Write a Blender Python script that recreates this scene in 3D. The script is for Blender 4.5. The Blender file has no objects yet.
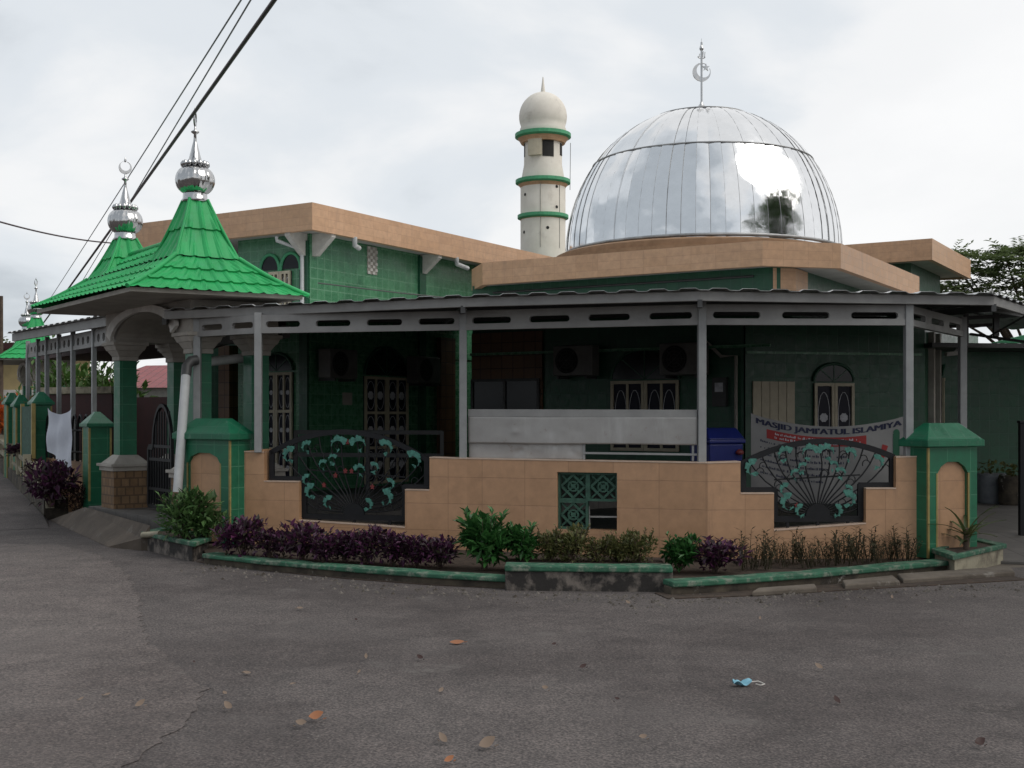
import bpy, bmesh, math, random
from mathutils import Vector, Matrix
random.seed(11)
SC = bpy.context.scene
COL = SC.collection
PI = math.pi
F, CX, HY, EYE = 1190.0, 512.0, 415.0, 1.6      # measured from the photograph: focal length and horizon


def V(*a):
    return Vector(a)


def at(px, y, d):
    return Vector(((px - CX) / F * d, d, EYE + (HY - y) / F * d))


def on(px, d, z=0.0):
    return Vector(((px - CX) / F * d, d, z))


def on_line(px, P, D):
    """plan point where the sight line of column px meets the line P + s D"""
    k = (px - CX) / F
    s = (k * P[1] - P[0]) / (D[0] - k * D[1])
    return s


def perp(d):
    return Vector((-d[1], d[0], 0))


# ------------------------------------------------------------------ materials
def newmat(name):
    m = bpy.data.materials.new(name)
    m.use_nodes = True
    nt = m.node_tree
    b = nt.nodes['Principled BSDF']
    return m, nt, b


def N(nt, t, **kw):
    n = nt.nodes.new(t)
    for k, v in kw.items():
        setattr(n, k, v)
    return n


def ramp(nt, stops):
    r = N(nt, 'ShaderNodeValToRGB')
    e = r.color_ramp.elements
    while len(e) < len(stops):
        e.new(0.5)
    for el, (p, c) in zip(e, stops):
        el.position = p
        el.color = (*c, 1) if len(c) == 3 else c
    return r


def coords(nt, kind='Object'):
    return N(nt, 'ShaderNodeTexCoord').outputs[kind]


def noise(nt, vec, scale, detail=4, rough=0.55):
    n = N(nt, 'ShaderNodeTexNoise')
    n.inputs['Scale'].default_value = scale
    n.inputs['Detail'].default_value = detail
    n.inputs['Roughness'].default_value = rough
    nt.links.new(vec, n.inputs['Vector'])
    return n.outputs['Fac']


def mixc(nt, fac, a, b, mode='MIX'):
    m = N(nt, 'ShaderNodeMix', data_type='RGBA', blend_type=mode)
    for sock, v in ((m.inputs[0], fac), (m.inputs[6], a), (m.inputs[7], b)):
        if hasattr(v, 'links') or hasattr(v, 'is_linked'):
            nt.links.new(v, sock)
        elif isinstance(v, (int, float)):
            sock.default_value = v
        else:
            sock.default_value = (*v, 1) if len(v) == 3 else v
    return m.outputs[2]


def bump(nt, b, height, strength=0.3, dist=0.01):
    n = N(nt, 'ShaderNodeBump')
    n.inputs['Strength'].default_value = strength
    n.inputs['Distance'].default_value = dist
    nt.links.new(height, n.inputs['Height'])
    nt.links.new(n.outputs[0], b.inputs['Normal'])
    return n


def paint(name, c1, c2=None, scale=6, rough=0.6, metal=0.0, lo=0.35, hi=0.7, bs=0.0, bscale=60, spec=0.5, stain=None, streak=None):
    m, nt, b = newmat(name)
    v = coords(nt)
    c2 = c2 or tuple(x * 0.75 for x in c1)
    r = ramp(nt, [(lo, c1), (hi, c2)])
    nt.links.new(noise(nt, v, scale, 8, 0.62), r.inputs[0])
    out = r.outputs[0]
    if stain:
        r2 = ramp(nt, [(stain[1], (0, 0, 0)), (stain[2], (1, 1, 1))])
        nt.links.new(noise(nt, v, stain[3], 9, 0.7), r2.inputs[0])
        out = mixc(nt, r2.outputs[0], out, stain[0])
    if streak:
        out = streaks(nt, v, out, *streak)
    nt.links.new(out, b.inputs['Base Color'])
    b.inputs['Roughness'].default_value = rough
    b.inputs['Metallic'].default_value = metal
    b.inputs['Specular IOR Level'].default_value = spec
    if bs:
        bump(nt, b, noise(nt, v, bscale, 5), bs, 0.01)
    return m


def streaks(nt, ov, out, col, lo, hi, sc=(5, 5, .35), amt=1.0):
    mpn = N(nt, 'ShaderNodeMapping')
    mpn.inputs['Scale'].default_value = sc
    nt.links.new(ov, mpn.inputs[0])
    r_ = ramp(nt, [(lo, (0, 0, 0)), (hi, (amt,) * 3)])
    nt.links.new(noise(nt, mpn.outputs[0], 1.0, 7, .68), r_.inputs[0])
    return mixc(nt, r_.outputs[0], out, col)


def tiles(name, c1, c2, mortar, w, h, ms=0.006, rough=0.3, grime=None, offset=0.0, bs=0.4, vary=0.5, streak=None):
    m, nt, b = newmat(name)
    uv = coords(nt, 'UV')
    br = N(nt, 'ShaderNodeTexBrick', offset=offset, squash=1.0)
    br.inputs['Scale'].default_value = 1.0
    br.inputs['Color1'].default_value = (*c1, 1)
    br.inputs['Color2'].default_value = (*c2, 1)
    br.inputs['Mortar'].default_value = (*mortar, 1)
    br.inputs['Mortar Size'].default_value = ms
    br.inputs['Mortar Smooth'].default_value = 0.2
    br.inputs['Brick Width'].default_value = w
    br.inputs['Row Height'].default_value = h
    br.inputs['Bias'].default_value = 0.0
    nt.links.new(uv, br.inputs['Vector'])
    ov = coords(nt)
    n1 = noise(nt, ov, 9, 9, 0.65)
    r = ramp(nt, [(0.3, (1 - vary * .5,) * 3), (0.7, (1, 1, 1))])
    nt.links.new(n1, r.inputs[0])
    out = mixc(nt, 1.0, br.outputs['Color'], r.outputs[0], 'MULTIPLY')
    if grime:
        r2 = ramp(nt, [(grime[1], (0, 0, 0)), (grime[2], (1, 1, 1))])
        nt.links.new(noise(nt, ov, grime[3], 10, 0.7), r2.inputs[0])
        out = mixc(nt, r2.outputs[0], out, grime[0])
    nt.links.new(out, b.inputs['Base Color'])
    if streak:
        out = streaks(nt, ov, out, *streak)
        nt.links.new(out, b.inputs['Base Color'])
    rr = ramp(nt, [(0.3, (rough,) * 3), (0.75, (min(1, rough + .25),) * 3)])
    nt.links.new(n1, rr.inputs[0])
    nt.links.new(rr.outputs[0], b.inputs['Roughness'])
    inv = N(nt, 'ShaderNodeMath', operation='SUBTRACT')
    inv.inputs[0].default_value = 1
    nt.links.new(br.outputs['Fac'], inv.inputs[1])
    bump(nt, b, inv.outputs[0], bs, 0.006)
    return m


def leafmat(name, cols, rough=0.5):
    m, nt, b = newmat(name)
    g = N(nt, 'ShaderNodeNewGeometry')
    n = len(cols)
    r = ramp(nt, [(i / (n - 1), c) for i, c in enumerate(cols)])
    nt.links.new(g.outputs['Random Per Island'], r.inputs[0])
    nt.links.new(r.outputs[0], b.inputs['Base Color'])
    b.inputs['Roughness'].default_value = rough
    b.inputs['Specular IOR Level'].default_value = 0.35
    t = N(nt, 'ShaderNodeBsdfTranslucent')
    nt.links.new(r.outputs[0], t.inputs[0])
    mx = N(nt, 'ShaderNodeMixShader')
    mx.inputs[0].default_value = 0.25
    nt.links.new(b.outputs[0], mx.inputs[1])
    nt.links.new(t.outputs[0], mx.inputs[2])
    nt.links.new(mx.outputs[0], nt.nodes['Material Output'].inputs[0])
    return m


M = {}
M['green_tile'] = tiles('green wall tile', (.010, .075, .038), (.016, .098, .048), (.028, .10, .06), .2, .25, .007, .28, vary=.6)
M['hall_tile'] = tiles('green hall tile', (.055, .20, .10), (.08, .25, .13), (.15, .33, .20), .2, .2, .008, .18, vary=.35,
                       grime=((.035, .11, .065), .52, .8, .7))
M['pier_tile'] = tiles('green pier tile', (.010, .135, .066), (.014, .16, .078), (.05, .21, .115), .33, .25, .006, .33, vary=.6,
                       grime=((.03, .06, .04), .62, .8, 3.0))
M['cap_tile'] = tiles('green cap tile', (.010, .13, .065), (.014, .155, .078), (.04, .16, .095), .2, .2, .004, .3, vary=.6,
                      grime=((.11, .2, .15), .6, .72, 5))
M['orange_tile'] = tiles('orange wall tile', (.455, .262, .145), (.505, .295, .168), (.36, .205, .115), .5, .3, .004, .35, vary=.4,
                         grime=((.30, .17, .10), .56, .8, 3.0), bs=.4, streak=((.22, .13, .085), .60, .80, (7, 7, .8), .7))
M['fascia_tile'] = tiles('orange fascia tile', (.54, .325, .19), (.60, .37, .225), (.46, .27, .16), .45, .15, .004, .4, vary=.5,
                         grime=((.42, .25, .15), .52, .8, 2.2), bs=.25, streak=((.26, .17, .12), .56, .80, (4, 4, .5), .75))
M['brown_tile'] = tiles('brown wall tile', (.14, .07, .035), (.19, .10, .05), (.06, .03, .02), .25, .25, .008, .4)
M['stone_clad'] = tiles('brown stone cladding', (.20, .115, .055), (.27, .165, .085), (.13, .08, .045), .12, .12, .012, .6, offset=.5, vary=.9)
M['roof_green'] = paint('green roof paint', (.024, .37, .11), (.018, .27, .08), 2.5, .5, bs=.12, bscale=9, spec=.3, stain=((.045, .30, .13), .55, .72, 4.0), streak=((.02, .13, .045), .60, .82, (6, 6, 2.0), .7))
M['plaster'] = paint('pale plaster', (.40, .37, .33), (.27, .25, .22), 3, .8, bs=.1)
M['white_plaster'] = paint('white plaster', (.62, .60, .56), (.42, .40, .37), 4, .8, bs=.1)
M['soffit'] = paint('soffit plaster', (.46, .45, .42), (.34, .33, .31), 2, .8)
M['grey_paint'] = paint('grey metal paint', (.27, .275, .275), (.20, .205, .205), 8, .45, lo=.4, hi=.8)
M['grey_board'] = paint('grey board paint', (.30, .295, .285), (.21, .205, .20), 3, .6)
M['sheet'] = paint('galvanised roof sheet', (.55, .56, .57), (.36, .36, .36), 5, .4, metal=.3, stain=((.10, .08, .07), .55, .7, 2.5))
M['rust_sheet'] = paint('weathered steel sheet', (.40, .385, .37), (.31, .295, .28), 2.2, .5, metal=.35, bs=.08, bscale=4,
                        stain=((.22, .16, .12), .6, .75, 6), streak=((.52, .51, .50), .55, .75, (3, 3, .6), .6))
M['iron'] = paint('black iron paint', (.007, .0075, .009), (.012, .012, .014), 10, .5, spec=.3)
M['teal'] = paint('teal leaf paint', (.07, .24, .19), (.025, .10, .08), 30, .5)
M['red_paint'] = paint('dull red paint', (.22, .03, .03), (.12, .02, .02), 20, .5)
M['vent_green'] = paint('green vent block', (.042, .115, .078), (.018, .05, .035), 14, .7, bs=.3, bscale=90)
M['yellow'] = paint('yellow trim', (.33, .26, .09), (.22, .17, .06), 10, .5)
M['cream'] = paint('cream timber paint', (.52, .46, .34), (.42, .37, .27), 6, .5)
M['pane'] = paint('dark patterned glass', (.010, .010, .022), (.016, .016, .03), 10, .4, spec=.2)
M['motif'] = paint('white pattern', (.62, .62, .66), (.35, .35, .38), 10, .5)
M['glass'] = paint('dark window glass', (.008, .010, .012), (.014, .017, .02), 3, .15, spec=.25)
M['minaret'] = paint('minaret render', (.72, .68, .61), (.62, .58, .51), 2.2, .85, bs=.2, stain=((.50, .46, .41), .56, .72, 1.6), streak=((.24, .22, .20), .60, .80, (4.5, 4.5, .30), .8))
M['ring_green'] = paint('green ring paint', (.06, .32, .15), (.05, .24, .12), 5, .6)
M['drum'] = paint('brown drum paint', (.34, .20, .11), (.22, .125, .065), 4, .6)
M['dark'] = paint('dark opening', (.010, .010, .010), (.014, .013, .012), 3, .8)
M['kerb_paint'] = paint('worn green kerb paint', (.03, .135, .075), (.012, .055, .032), 5, .75, bs=.5, bscale=30,
                        stain=((.17, .20, .155), .50, .62, 9))
M['kerb_side'] = paint('stained concrete', (.10, .08, .055), (.030, .024, .018), 4.5, .9, lo=.32, hi=.60, bs=.6, bscale=25,
                       stain=((.30, .28, .25), .60, .68, 8))
M['dirty_wall'] = paint('mould stained planter wall', (.17, .145, .125), (.025, .022, .02), 6, .9, lo=.38, hi=.54, bs=.6, bscale=25)
M['pale_wall'] = paint('stained cream planter wall', (.33, .30, .22), (.12, .10, .075), 5, .9, lo=.45, hi=.7, bs=.4, bscale=25)
M['soil'] = paint('soil', (.06, .04, .028), (.025, .018, .013), 12, .95, bs=.8, bscale=30)
M['concrete'] = paint('concrete', (.15, .125, .10), (.065, .052, .04), 3, .9, bs=.6, bscale=20, stain=((.22, .2, .175), .58, .7, 5))
M['paving'] = tiles('paving', (.13, .118, .108), (.16, .145, .132), (.075, .068, .062), .4, .4, .008, .6, vary=.9)
M['floor_tile'] = tiles('dark floor tile', (.030, .032, .030), (.040, .042, .040), (.02, .02, .02), .4, .4, .006, .4)
M['ramp'] = paint('brown ramp concrete', (.105, .082, .064), (.055, .043, .033), 2.2, .9, bs=.5, bscale=22, stain=((.14, .125, .11), .58, .7, 5))
M['blue'] = paint('blue plastic', (.012, .022, .16), (.010, .018, .12), 4, .35)
M['pvc'] = paint('white pipe', (.55, .56, .56), (.42, .43, .43), 6, .4)
M['dark_grey'] = paint('dark grey fitting', (.06, .06, .06), (.04, .04, .04), 6, .5)
M['ac_white'] = paint('unit casing', (.15, .145, .135), (.10, .095, .09), 5, .5)
M['banner'] = paint('banner cloth', (.30, .29, .28), (.22, .215, .21), 2, .7)
M['ink'] = paint('navy ink', (.012, .014, .05), (.016, .018, .05), 9, .6)
M['banner_red'] = paint('banner red', (.36, .035, .03), (.30, .03, .03), 3, .7)
M['banner_green'] = paint('banner green', (.03, .13, .07), (.025, .10, .06), 3, .7)
M['cloth'] = paint('pale blue cloth', (.56, .58, .64), (.48, .50, .57), 4, .85)
M['cable'] = paint('cable sheath', (.06, .036, .04), (.045, .03, .034), 5, .6)
M['wire'] = paint('thin wire', (.22, .225, .23), (.17, .175, .18), 5, .6)
M['bark'] = paint('bark', (.10, .07, .05), (.05, .035, .025), 6, .9, bs=.7, bscale=14)
M['maroon'] = paint('maroon board', (.05, .014, .013), (.035, .012, .011), 4, .7)
M['yellow_wall'] = paint('ochre wall', (.42, .33, .16), (.32, .25, .13), 2, .8)
M['red_tile'] = tiles('red roof tile', (.30, .07, .07), (.24, .055, .06), (.12, .03, .03), .3, .25, .02, .5)
M['litter_blue'] = paint('blue mask cloth', (.20, .42, .52), (.16, .36, .46), 20, .8)
M['dry_leaf'] = leafmat('dry leaf', [(.30, .12, .05), (.36, .15, .07), (.24, .10, .05)])
M['pale_leaf'] = leafmat('pale dry leaf', [(.26, .20, .16), (.20, .14, .10), (.30, .25, .2)])
M['purple'] = leafmat('purple foliage', [(.026, .012, .026), (.06, .018, .05), (.10, .026, .075), (.034, .016, .028), (.05, .05, .03)], .4)
M['maroon_leaf'] = leafmat('dark red foliage', [(.03, .014, .014), (.05, .02, .02), (.028, .03, .014)])
M['bush'] = leafmat('green bush foliage', [(.04, .09, .025), (.065, .14, .04), (.10, .18, .06), (.03, .06, .02)])
M['glossy'] = leafmat('glossy foliage', [(.018, .07, .018), (.035, .12, .03), (.06, .16, .045)], .3)
M['olive'] = leafmat('olive foliage', [(.06, .075, .02), (.10, .115, .035), (.14, .13, .05), (.04, .05, .016)])
M['weed'] = leafmat('weed stems', [(.055, .05, .025), (.035, .03, .018), (.07, .065, .03)])
M['tree'] = leafmat('tree foliage', [(.10, .14, .055), (.15, .20, .08), (.2, .26, .11), (.07, .105, .04)])
M['lime'] = leafmat('light shrub foliage', [(.05, .11, .02), (.09, .17, .04), (.035, .07, .015)])
M['flower'] = leafmat('orange flower', [(.5, .10, .02), (.6, .16, .03), (.4, .06, .02)])
M['straw'] = leafmat('dry straw', [(.25, .15, .07), (.32, .2, .1), (.18, .1, .05)])
M['sack'] = paint('woven sack', (.16, .17, .18), (.09, .10, .11), 6, .8, bs=.4, bscale=30)


def dome_metal(name, wob, rough, base=(.80, .81, .82), dscale=1.6):
    m, nt, b = newmat(name)
    b.inputs['Metallic'].default_value = 1
    b.inputs['Base Color'].default_value = (*base, 1)
    g = N(nt, 'ShaderNodeNewGeometry')
    v = coords(nt)
    off = N(nt, 'ShaderNodeVectorMath', operation='SCALE')
    cmb = N(nt, 'ShaderNodeCombineXYZ')
    for i in range(3):
        nt.links.new(g.outputs['Random Per Island'], cmb.inputs[i])
    nt.links.new(cmb.outputs[0], off.inputs[0])
    off.inputs['Scale'].default_value = 0.35
    add = N(nt, 'ShaderNodeVectorMath', operation='ADD')
    nt.links.new(v, add.inputs[0])
    nt.links.new(off.outputs[0], add.inputs[1])
    n1 = noise(nt, add.outputs[0], dscale, 3, .5)
    n2 = noise(nt, v, dscale * .5, 3, .5)
    s = N(nt, 'ShaderNodeMath', operation='ADD')
    nt.links.new(n1, s.inputs[0])
    nt.links.new(n2, s.inputs[1])
    bump(nt, b, s.outputs[0], wob, 0.25)
    r = ramp(nt, [(0.3, (rough * .6,) * 3), (0.7, (rough * 1.6,) * 3)])
    nt.links.new(noise(nt, v, 3, 6), r.inputs[0])
    nt.links.new(r.outputs[0], b.inputs['Roughness'])
    c = ramp(nt, [(0.35, tuple(x * .90 for x in base)), (0.65, base)])
    nt.links.new(noise(nt, v, 2.5, 8, .7), c.inputs[0])
    nt.links.new(c.outputs[0], b.inputs['Base Color'])
    return m


M['dome'] = dome_metal('dome steel sheet', .13, .10, (.80, .81, .82), .9)
M['crumple'] = dome_metal('crumpled steel sheet', .5, .12, (.42, .43, .45), 5)
M['chrome'] = dome_metal('polished steel', .12, .14, (.52, .52, .52), 4)
M['seam'] = paint('seam sealant', (.42, .42, .42), (.20, .20, .20), 3, .45, metal=.5)


def asphalt(name='asphalt', gain=1.0):
    m, nt, b = newmat(name)
    v = coords(nt)
    big = noise(nt, v, .28, 6, .6)
    mid = noise(nt, v, 2.4, 8, .7)
    fine = noise(nt, v, 70, 2, .6)
    r1 = ramp(nt, [(.44, (.072, .0625, .0615)), (.50, (.092, .081, .0795)), (.60, (.102, .091, .089))])
    nt.links.new(big, r1.inputs[0])
    r2 = ramp(nt, [(.28, (.70,) * 3), (.68, (1.18, 1.16, 1.14))])
    nt.links.new(mid, r2.inputs[0])
    c = mixc(nt, 1.0, r1.outputs[0], r2.outputs[0], 'MULTIPLY')
    r3 = ramp(nt, [(.34, (.50,) * 3), (.50, (1.0,) * 3), (.66, (1.6, 1.56, 1.5))])
    nt.links.new(fine, r3.inputs[0])
    c = mixc(nt, 1.0, c, r3.outputs[0], 'MULTIPLY')
    # scattered pale grit in the binder
    vo = N(nt, 'ShaderNodeTexVoronoi')
    vo.inputs['Scale'].default_value = 26
    nt.links.new(v, vo.inputs['Vector'])
    r6 = ramp(nt, [(.10, (.8,) * 3), (.19, (0, 0, 0))])
    nt.links.new(vo.outputs['Distance'], r6.inputs[0])
    sepc = N(nt, 'ShaderNodeSeparateColor')
    nt.links.new(vo.outputs['Color'], sepc.inputs[0])
    r7 = ramp(nt, [(.66, (0, 0, 0)), (.74, (1, 1, 1))])
    nt.links.new(sepc.outputs[0], r7.inputs[0])
    g = mixc(nt, 1.0, r6.outputs[0], r7.outputs[0], 'MULTIPLY')
    c = mixc(nt, g, c, (.19, .175, .16))
    # worn pale patches
    r4 = ramp(nt, [(.60, (0, 0, 0)), (.67, (.8,) * 3)])
    nt.links.new(noise(nt, v, .9, 9, .74), r4.inputs[0])
    c = mixc(nt, r4.outputs[0], c, (.135, .123, .115))
    # dusty brown film
    r8 = ramp(nt, [(.5, (0, 0, 0)), (.72, (.55,) * 3)])
    nt.links.new(noise(nt, v, .45, 5, .6), r8.inputs[0])
    c = mixc(nt, r8.outputs[0], c, (.094, .083, .080))
    # tar blotches and old oil
    r5 = ramp(nt, [(.28, (.75,) * 3), (.36, (0, 0, 0))])
    nt.links.new(noise(nt, v, 1.0, 6, .65), r5.inputs[0])
    c = mixc(nt, r5.outputs[0], c, (.045, .041, .039))
    # hairline cracks
    wv = N(nt, 'ShaderNodeVectorMath', operation='ADD')
    nz = N(nt, 'ShaderNodeTexNoise')
    nz.inputs['Scale'].default_value = 2.2
    nz.inputs['Detail'].default_value = 5
    nt.links.new(v, nz.inputs['Vector'])
    sc_ = N(nt, 'ShaderNodeVectorMath', operation='SCALE')
    sc_.inputs['Scale'].default_value = .8
    nt.links.new(nz.outputs['Color'], sc_.inputs[0])
    nt.links.new(v, wv.inputs[0])
    nt.links.new(sc_.outputs[0], wv.inputs[1])
    ve = N(nt, 'ShaderNodeTexVoronoi', feature='DISTANCE_TO_EDGE')
    ve.inputs['Scale'].default_value = .55
    nt.links.new(wv.outputs[0], ve.inputs['Vector'])
    rc = ramp(nt, [(.004, (1, 1, 1)), (.011, (0, 0, 0))])
    nt.links.new(ve.outputs['Distance'], rc.inputs[0])
    rm = ramp(nt, [(.55, (0, 0, 0)), (.66, (.5,) * 3)])
    nt.links.new(noise(nt, v, .5, 3, .5), rm.inputs[0])
    ck = mixc(nt, 1.0, rc.outputs[0], rm.outputs[0], 'MULTIPLY')
    c = mixc(nt, ck, c, (.030, .027, .025))
    if gain != 1.0:
        c = mixc(nt, 1.0, c, (gain, gain * .985, gain * .97), 'MULTIPLY')
    nt.links.new(c, b.inputs['Base Color'])
    b.inputs['Roughness'].default_value = .85
    b.inputs['Specular IOR Level'].default_value = .3
    s = N(nt, 'ShaderNodeMath', operation='ADD')
    nt.links.new(fine, s.inputs[0])
    nt.links.new(mid, s.inputs[1])
    bump(nt, b, s.outputs[0], .8, .012)
    return m


M['asphalt'] = asphalt()
M['asphalt_pale'] = asphalt('older pale asphalt', 1.22)


# ------------------------------------------------------------------ mesh builder
class MB:
    def __init__(self):
        self.v, self.f, self.m, self.s = [], [], [], []

    def add(self, verts, faces, m=0, smooth=False):
        o = len(self.v)
        self.v += [Vector(p) for p in verts]
        for f in faces:
            self.f.append([i + o for i in f])
            self.m.append(m)
            self.s.append(smooth)
        return self

    def obox(self, o, X, Y, Z, m=0):
        o, X, Y, Z = map(Vector, (o, X, Y, Z))
        p = [o, o + X, o + X + Y, o + Y]
        p += [q + Z for q in p]
        return self.add(p, [(3, 2, 1, 0), (4, 5, 6, 7), (0, 1, 5, 4), (1, 2, 6, 5), (2, 3, 7, 6), (3, 0, 4, 7)], m)

    def cbox(self, c, size, d=(1, 0), m=0):
        """box centred in plan on c, base at c.z, rotated so that its x runs along d"""
        X = Vector((d[0], d[1], 0)).normalized()
        Y = perp(X)
        return self.obox(Vector(c) - X * size[0] / 2 - Y * size[1] / 2, X * size[0], Y * size[1], V(0, 0, size[2]), m)

    def frustum(self, c, s0, s1, h, d=(1, 0), m=0):
        X = Vector((d[0], d[1], 0)).normalized()
        Y = perp(X)
        c = Vector(c)
        p = []
        for (a, b), z in ((s0, 0), (s1, h)):
            for sx, sy in ((-1, -1), (1, -1), (1, 1), (-1, 1)):
                p.append(c + X * a / 2 * sx + Y * b / 2 * sy + V(0, 0, z))
        return self.add(p, [(3, 2, 1, 0), (4, 5, 6, 7), (0, 1, 5, 4), (1, 2, 6, 5), (2, 3, 7, 6), (3, 0, 4, 7)], m)

    def prism(self, poly, z0, z1, m=0):
        n = len(poly)
        a = [V(p[0], p[1], z0 if len(p) < 3 else p[2] + z0) for p in poly]
        b = [V(p[0], p[1], z1 if len(p) < 3 else p[2] + z1) for p in poly]
        return self.add(a + b, [list(range(n))[::-1], [i + n for i in range(n)]] +
                        [(i, (i + 1) % n, (i + 1) % n + n, i + n) for i in range(n)], m)

    def plate(self, poly, o, X, T, m=0):
        """polygon (s,z) in the upright plane through o along X, thickened by the vector T"""
        o, X, T = Vector(o), Vector(X), Vector(T)
        n = len(poly)
        a = [o + X * s + V(0, 0, z) for s, z in poly]
        b = [p + T for p in a]
        return self.add(a + b, [list(range(n))[::-1], [i + n for i in range(n)]] +
                        [(i, (i + 1) % n, (i + 1) % n + n, i + n) for i in range(n)], m)

    def tube(self, pts, r, n=8, m=0, closed=False, smooth=True, taper=None):
        pts = [Vector(p) for p in pts]
        k = len(pts)
        rings = []
        up = V(0, 0, 1)
        for i, p in enumerate(pts):
            a = pts[(i - 1) % k] if (closed or i > 0) else p
            b = pts[(i + 1) % k] if (closed or i < k - 1) else p
            t = (b - a).normalized()
            if i == 0:
                ref = up if abs(t.dot(up)) < .9 else V(1, 0, 0)
                x = t.cross(ref).normalized()
            else:
                x = (x - t * x.dot(t))
                if x.length < 1e-6:
                    x = t.cross(V(1, 0, .3))
                x.normalize()
            y = t.cross(x)
            rr = r if taper is None else r * (1 + (taper - 1) * i / (k - 1))
            rings.append([p + x * math.cos(2 * PI * j / n + PI / n) * rr + y * math.sin(2 * PI * j / n + PI / n) * rr for j in range(n)])
        verts = [q for rg in rings for q in rg]
        faces = []
        for i in range(k if closed else k - 1):
            i2 = (i + 1) % k
            for j in range(n):
                j2 = (j + 1) % n
                faces.append((i * n + j, i * n + j2, i2 * n + j2, i2 * n + j))
        self.add(verts, faces, m, smooth)
        if not closed:
            self.add(rings[0], [list(range(n))[::-1]], m)
            self.add(rings[-1], [list(range(n))], m)
        return self

    def bar(self, a, b, w, t, nrm, m=0):
        """flat bar from a to b, width w in the plane, thickness t along nrm"""
        a, b, nrm = Vector(a), Vector(b), Vector(nrm).normalized()
        d = (b - a)
        if d.length < 1e-6:
            return self
        side = d.normalized().cross(nrm) * w / 2
        return self.obox(a - side - nrm * t / 2, d, side * 2, nrm * t, m)

    def lathe(self, prof, c, n=24, m=0, smooth=True, lobes=0, amp=0.0):
        c = Vector(c)
        verts, faces = [], []
        for r, z in prof:
            for j in range(n):
                a = 2 * PI * j / n
                rr = r * (1 + amp * (abs(math.sin(lobes * a / 2)) - .5)) if lobes else r
                verts.append(c + V(rr * math.cos(a), rr * math.sin(a), z))
        k = len(prof)
        for i in range(k - 1):
            for j in range(n):
                j2 = (j + 1) % n
                faces.append((i * n + j, i * n + j2, (i + 1) * n + j2, (i + 1) * n + j))
        self.add(verts, faces, m, smooth)
        if prof[0][0] > 1e-4:
            self.add(verts[:n], [list(range(n))[::-1]], m)
        if prof[-1][0] > 1e-4:
            self.add(verts[-n:], [list(range(n))], m)
        return self

    def grid(self, fn, nu, nv, m=0, smooth=False):
        vs = [fn(i / nu, j / nv) for j in range(nv + 1) for i in range(nu + 1)]
        fs = [(j * (nu + 1) + i, j * (nu + 1) + i + 1, (j + 1) * (nu + 1) + i + 1, (j + 1) * (nu + 1) + i)
              for j in range(nv) for i in range(nu)]
        return self.add(vs, fs, m, smooth)

    def strip(self, pts, w, z0, z1, m=0):
        """a low wall following the plan polyline pts, of width w to the left of the run"""
        pts = [Vector((p[0], p[1], 0)) for p in pts]
        off = []
        for i, p in enumerate(pts):
            a = (p - pts[i - 1]).normalized() if i else (pts[1] - p).normalized()
            b = (pts[i + 1] - p).normalized() if i < len(pts) - 1 else a
            nn = (perp(a) + perp(b)).normalized()
            k = 1 / max(.4, nn.dot(perp(a)))
            off.append(p + nn * w * k)
        zs0 = z0 if isinstance(z0, (list, tuple)) else [z0] * len(pts)
        zs1 = z1 if isinstance(z1, (list, tuple)) else [z1] * len(pts)
        verts, faces = [], []
        for p, q, a, b in zip(pts, off, zs0, zs1):
            verts += [p + V(0, 0, a), q + V(0, 0, a), q + V(0, 0, b), p + V(0, 0, b)]
        for i in range(len(pts) - 1):
            o = i * 4
            for j in range(4):
                j2 = (j + 1) % 4
                faces.append((o + j, o + j2, o + 4 + j2, o + 4 + j))
        faces += [(3, 2, 1, 0), tuple(len(verts) - 4 + j for j in range(4))]
        return self.add(verts, faces, m)

    def build(self, name, mats, parent=None, loc=None, bevel=0.0, fix=True):
        org = ORG.get(parent.name, V(0, 0, 0)) if parent else (Vector(loc) if loc is not None else V(0, 0, 0))
        me = bpy.data.meshes.new(name)
        me.from_pydata([p - org for p in self.v], [], self.f)
        if not isinstance(mats, (list, tuple)):
            mats = [mats]
        for x in mats:
            me.materials.append(x if not isinstance(x, str) else M[x])
        me.polygons.foreach_set('material_index', self.m)
        me.polygons.foreach_set('use_smooth', self.s)
        if fix:
            bm = bmesh.new()
            bm.from_mesh(me)
            bmesh.ops.recalc_face_normals(bm, faces=bm.faces)
            bm.to_mesh(me)
            bm.free()
        uvl = me.uv_layers.new(name='UVMap')
        vs = me.vertices
        data = uvl.data
        for p in me.polygons:
            nn = p.normal
            if abs(nn.z) < .75:
                t = Vector((-nn.y, nn.x, 0)).normalized()
                g = Vector((0, 0, 1)) if abs(nn.z) < .2 else nn.cross(t) * -1
                for li in p.loop_indices:
                    co = vs[me.loops[li].vertex_index].co + org
                    data[li].uv = (co.dot(t), co.dot(g) if abs(nn.z) >= .2 else co.z)
            else:
                for li in p.loop_indices:
                    co = vs[me.loops[li].vertex_index].co + org
                    data[li].uv = (co.x, co.y)
        o = bpy.data.objects.new(name, me)
        COL.objects.link(o)
        if parent:
            o.parent = parent
            ORG[o.name] = org
        else:
            o.location = org
            ORG[o.name] = org
        if bevel:
            bv = o.modifiers.new('bevel', 'BEVEL')
            bv.width = bevel
            bv.segments = 2
            bv.limit_method = 'ANGLE'
            bv.angle_limit = math.radians(40)
        return o


ORG = {}


def tag(o, label, cat, group=None, kind=None):
    o['label'] = label
    o['category'] = cat
    if group:
        o['group'] = group
    if kind:
        o['kind'] = kind
    return o


def thing(name, loc, label, cat, group=None):
    o = bpy.data.objects.new(name, None)
    o.empty_display_size = .2
    COL.objects.link(o)
    o.location = loc
    ORG[o.name] = Vector(loc)
    return tag(o, label, cat, group)


def struct(o):
    o['kind'] = 'structure'
    return o


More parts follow.
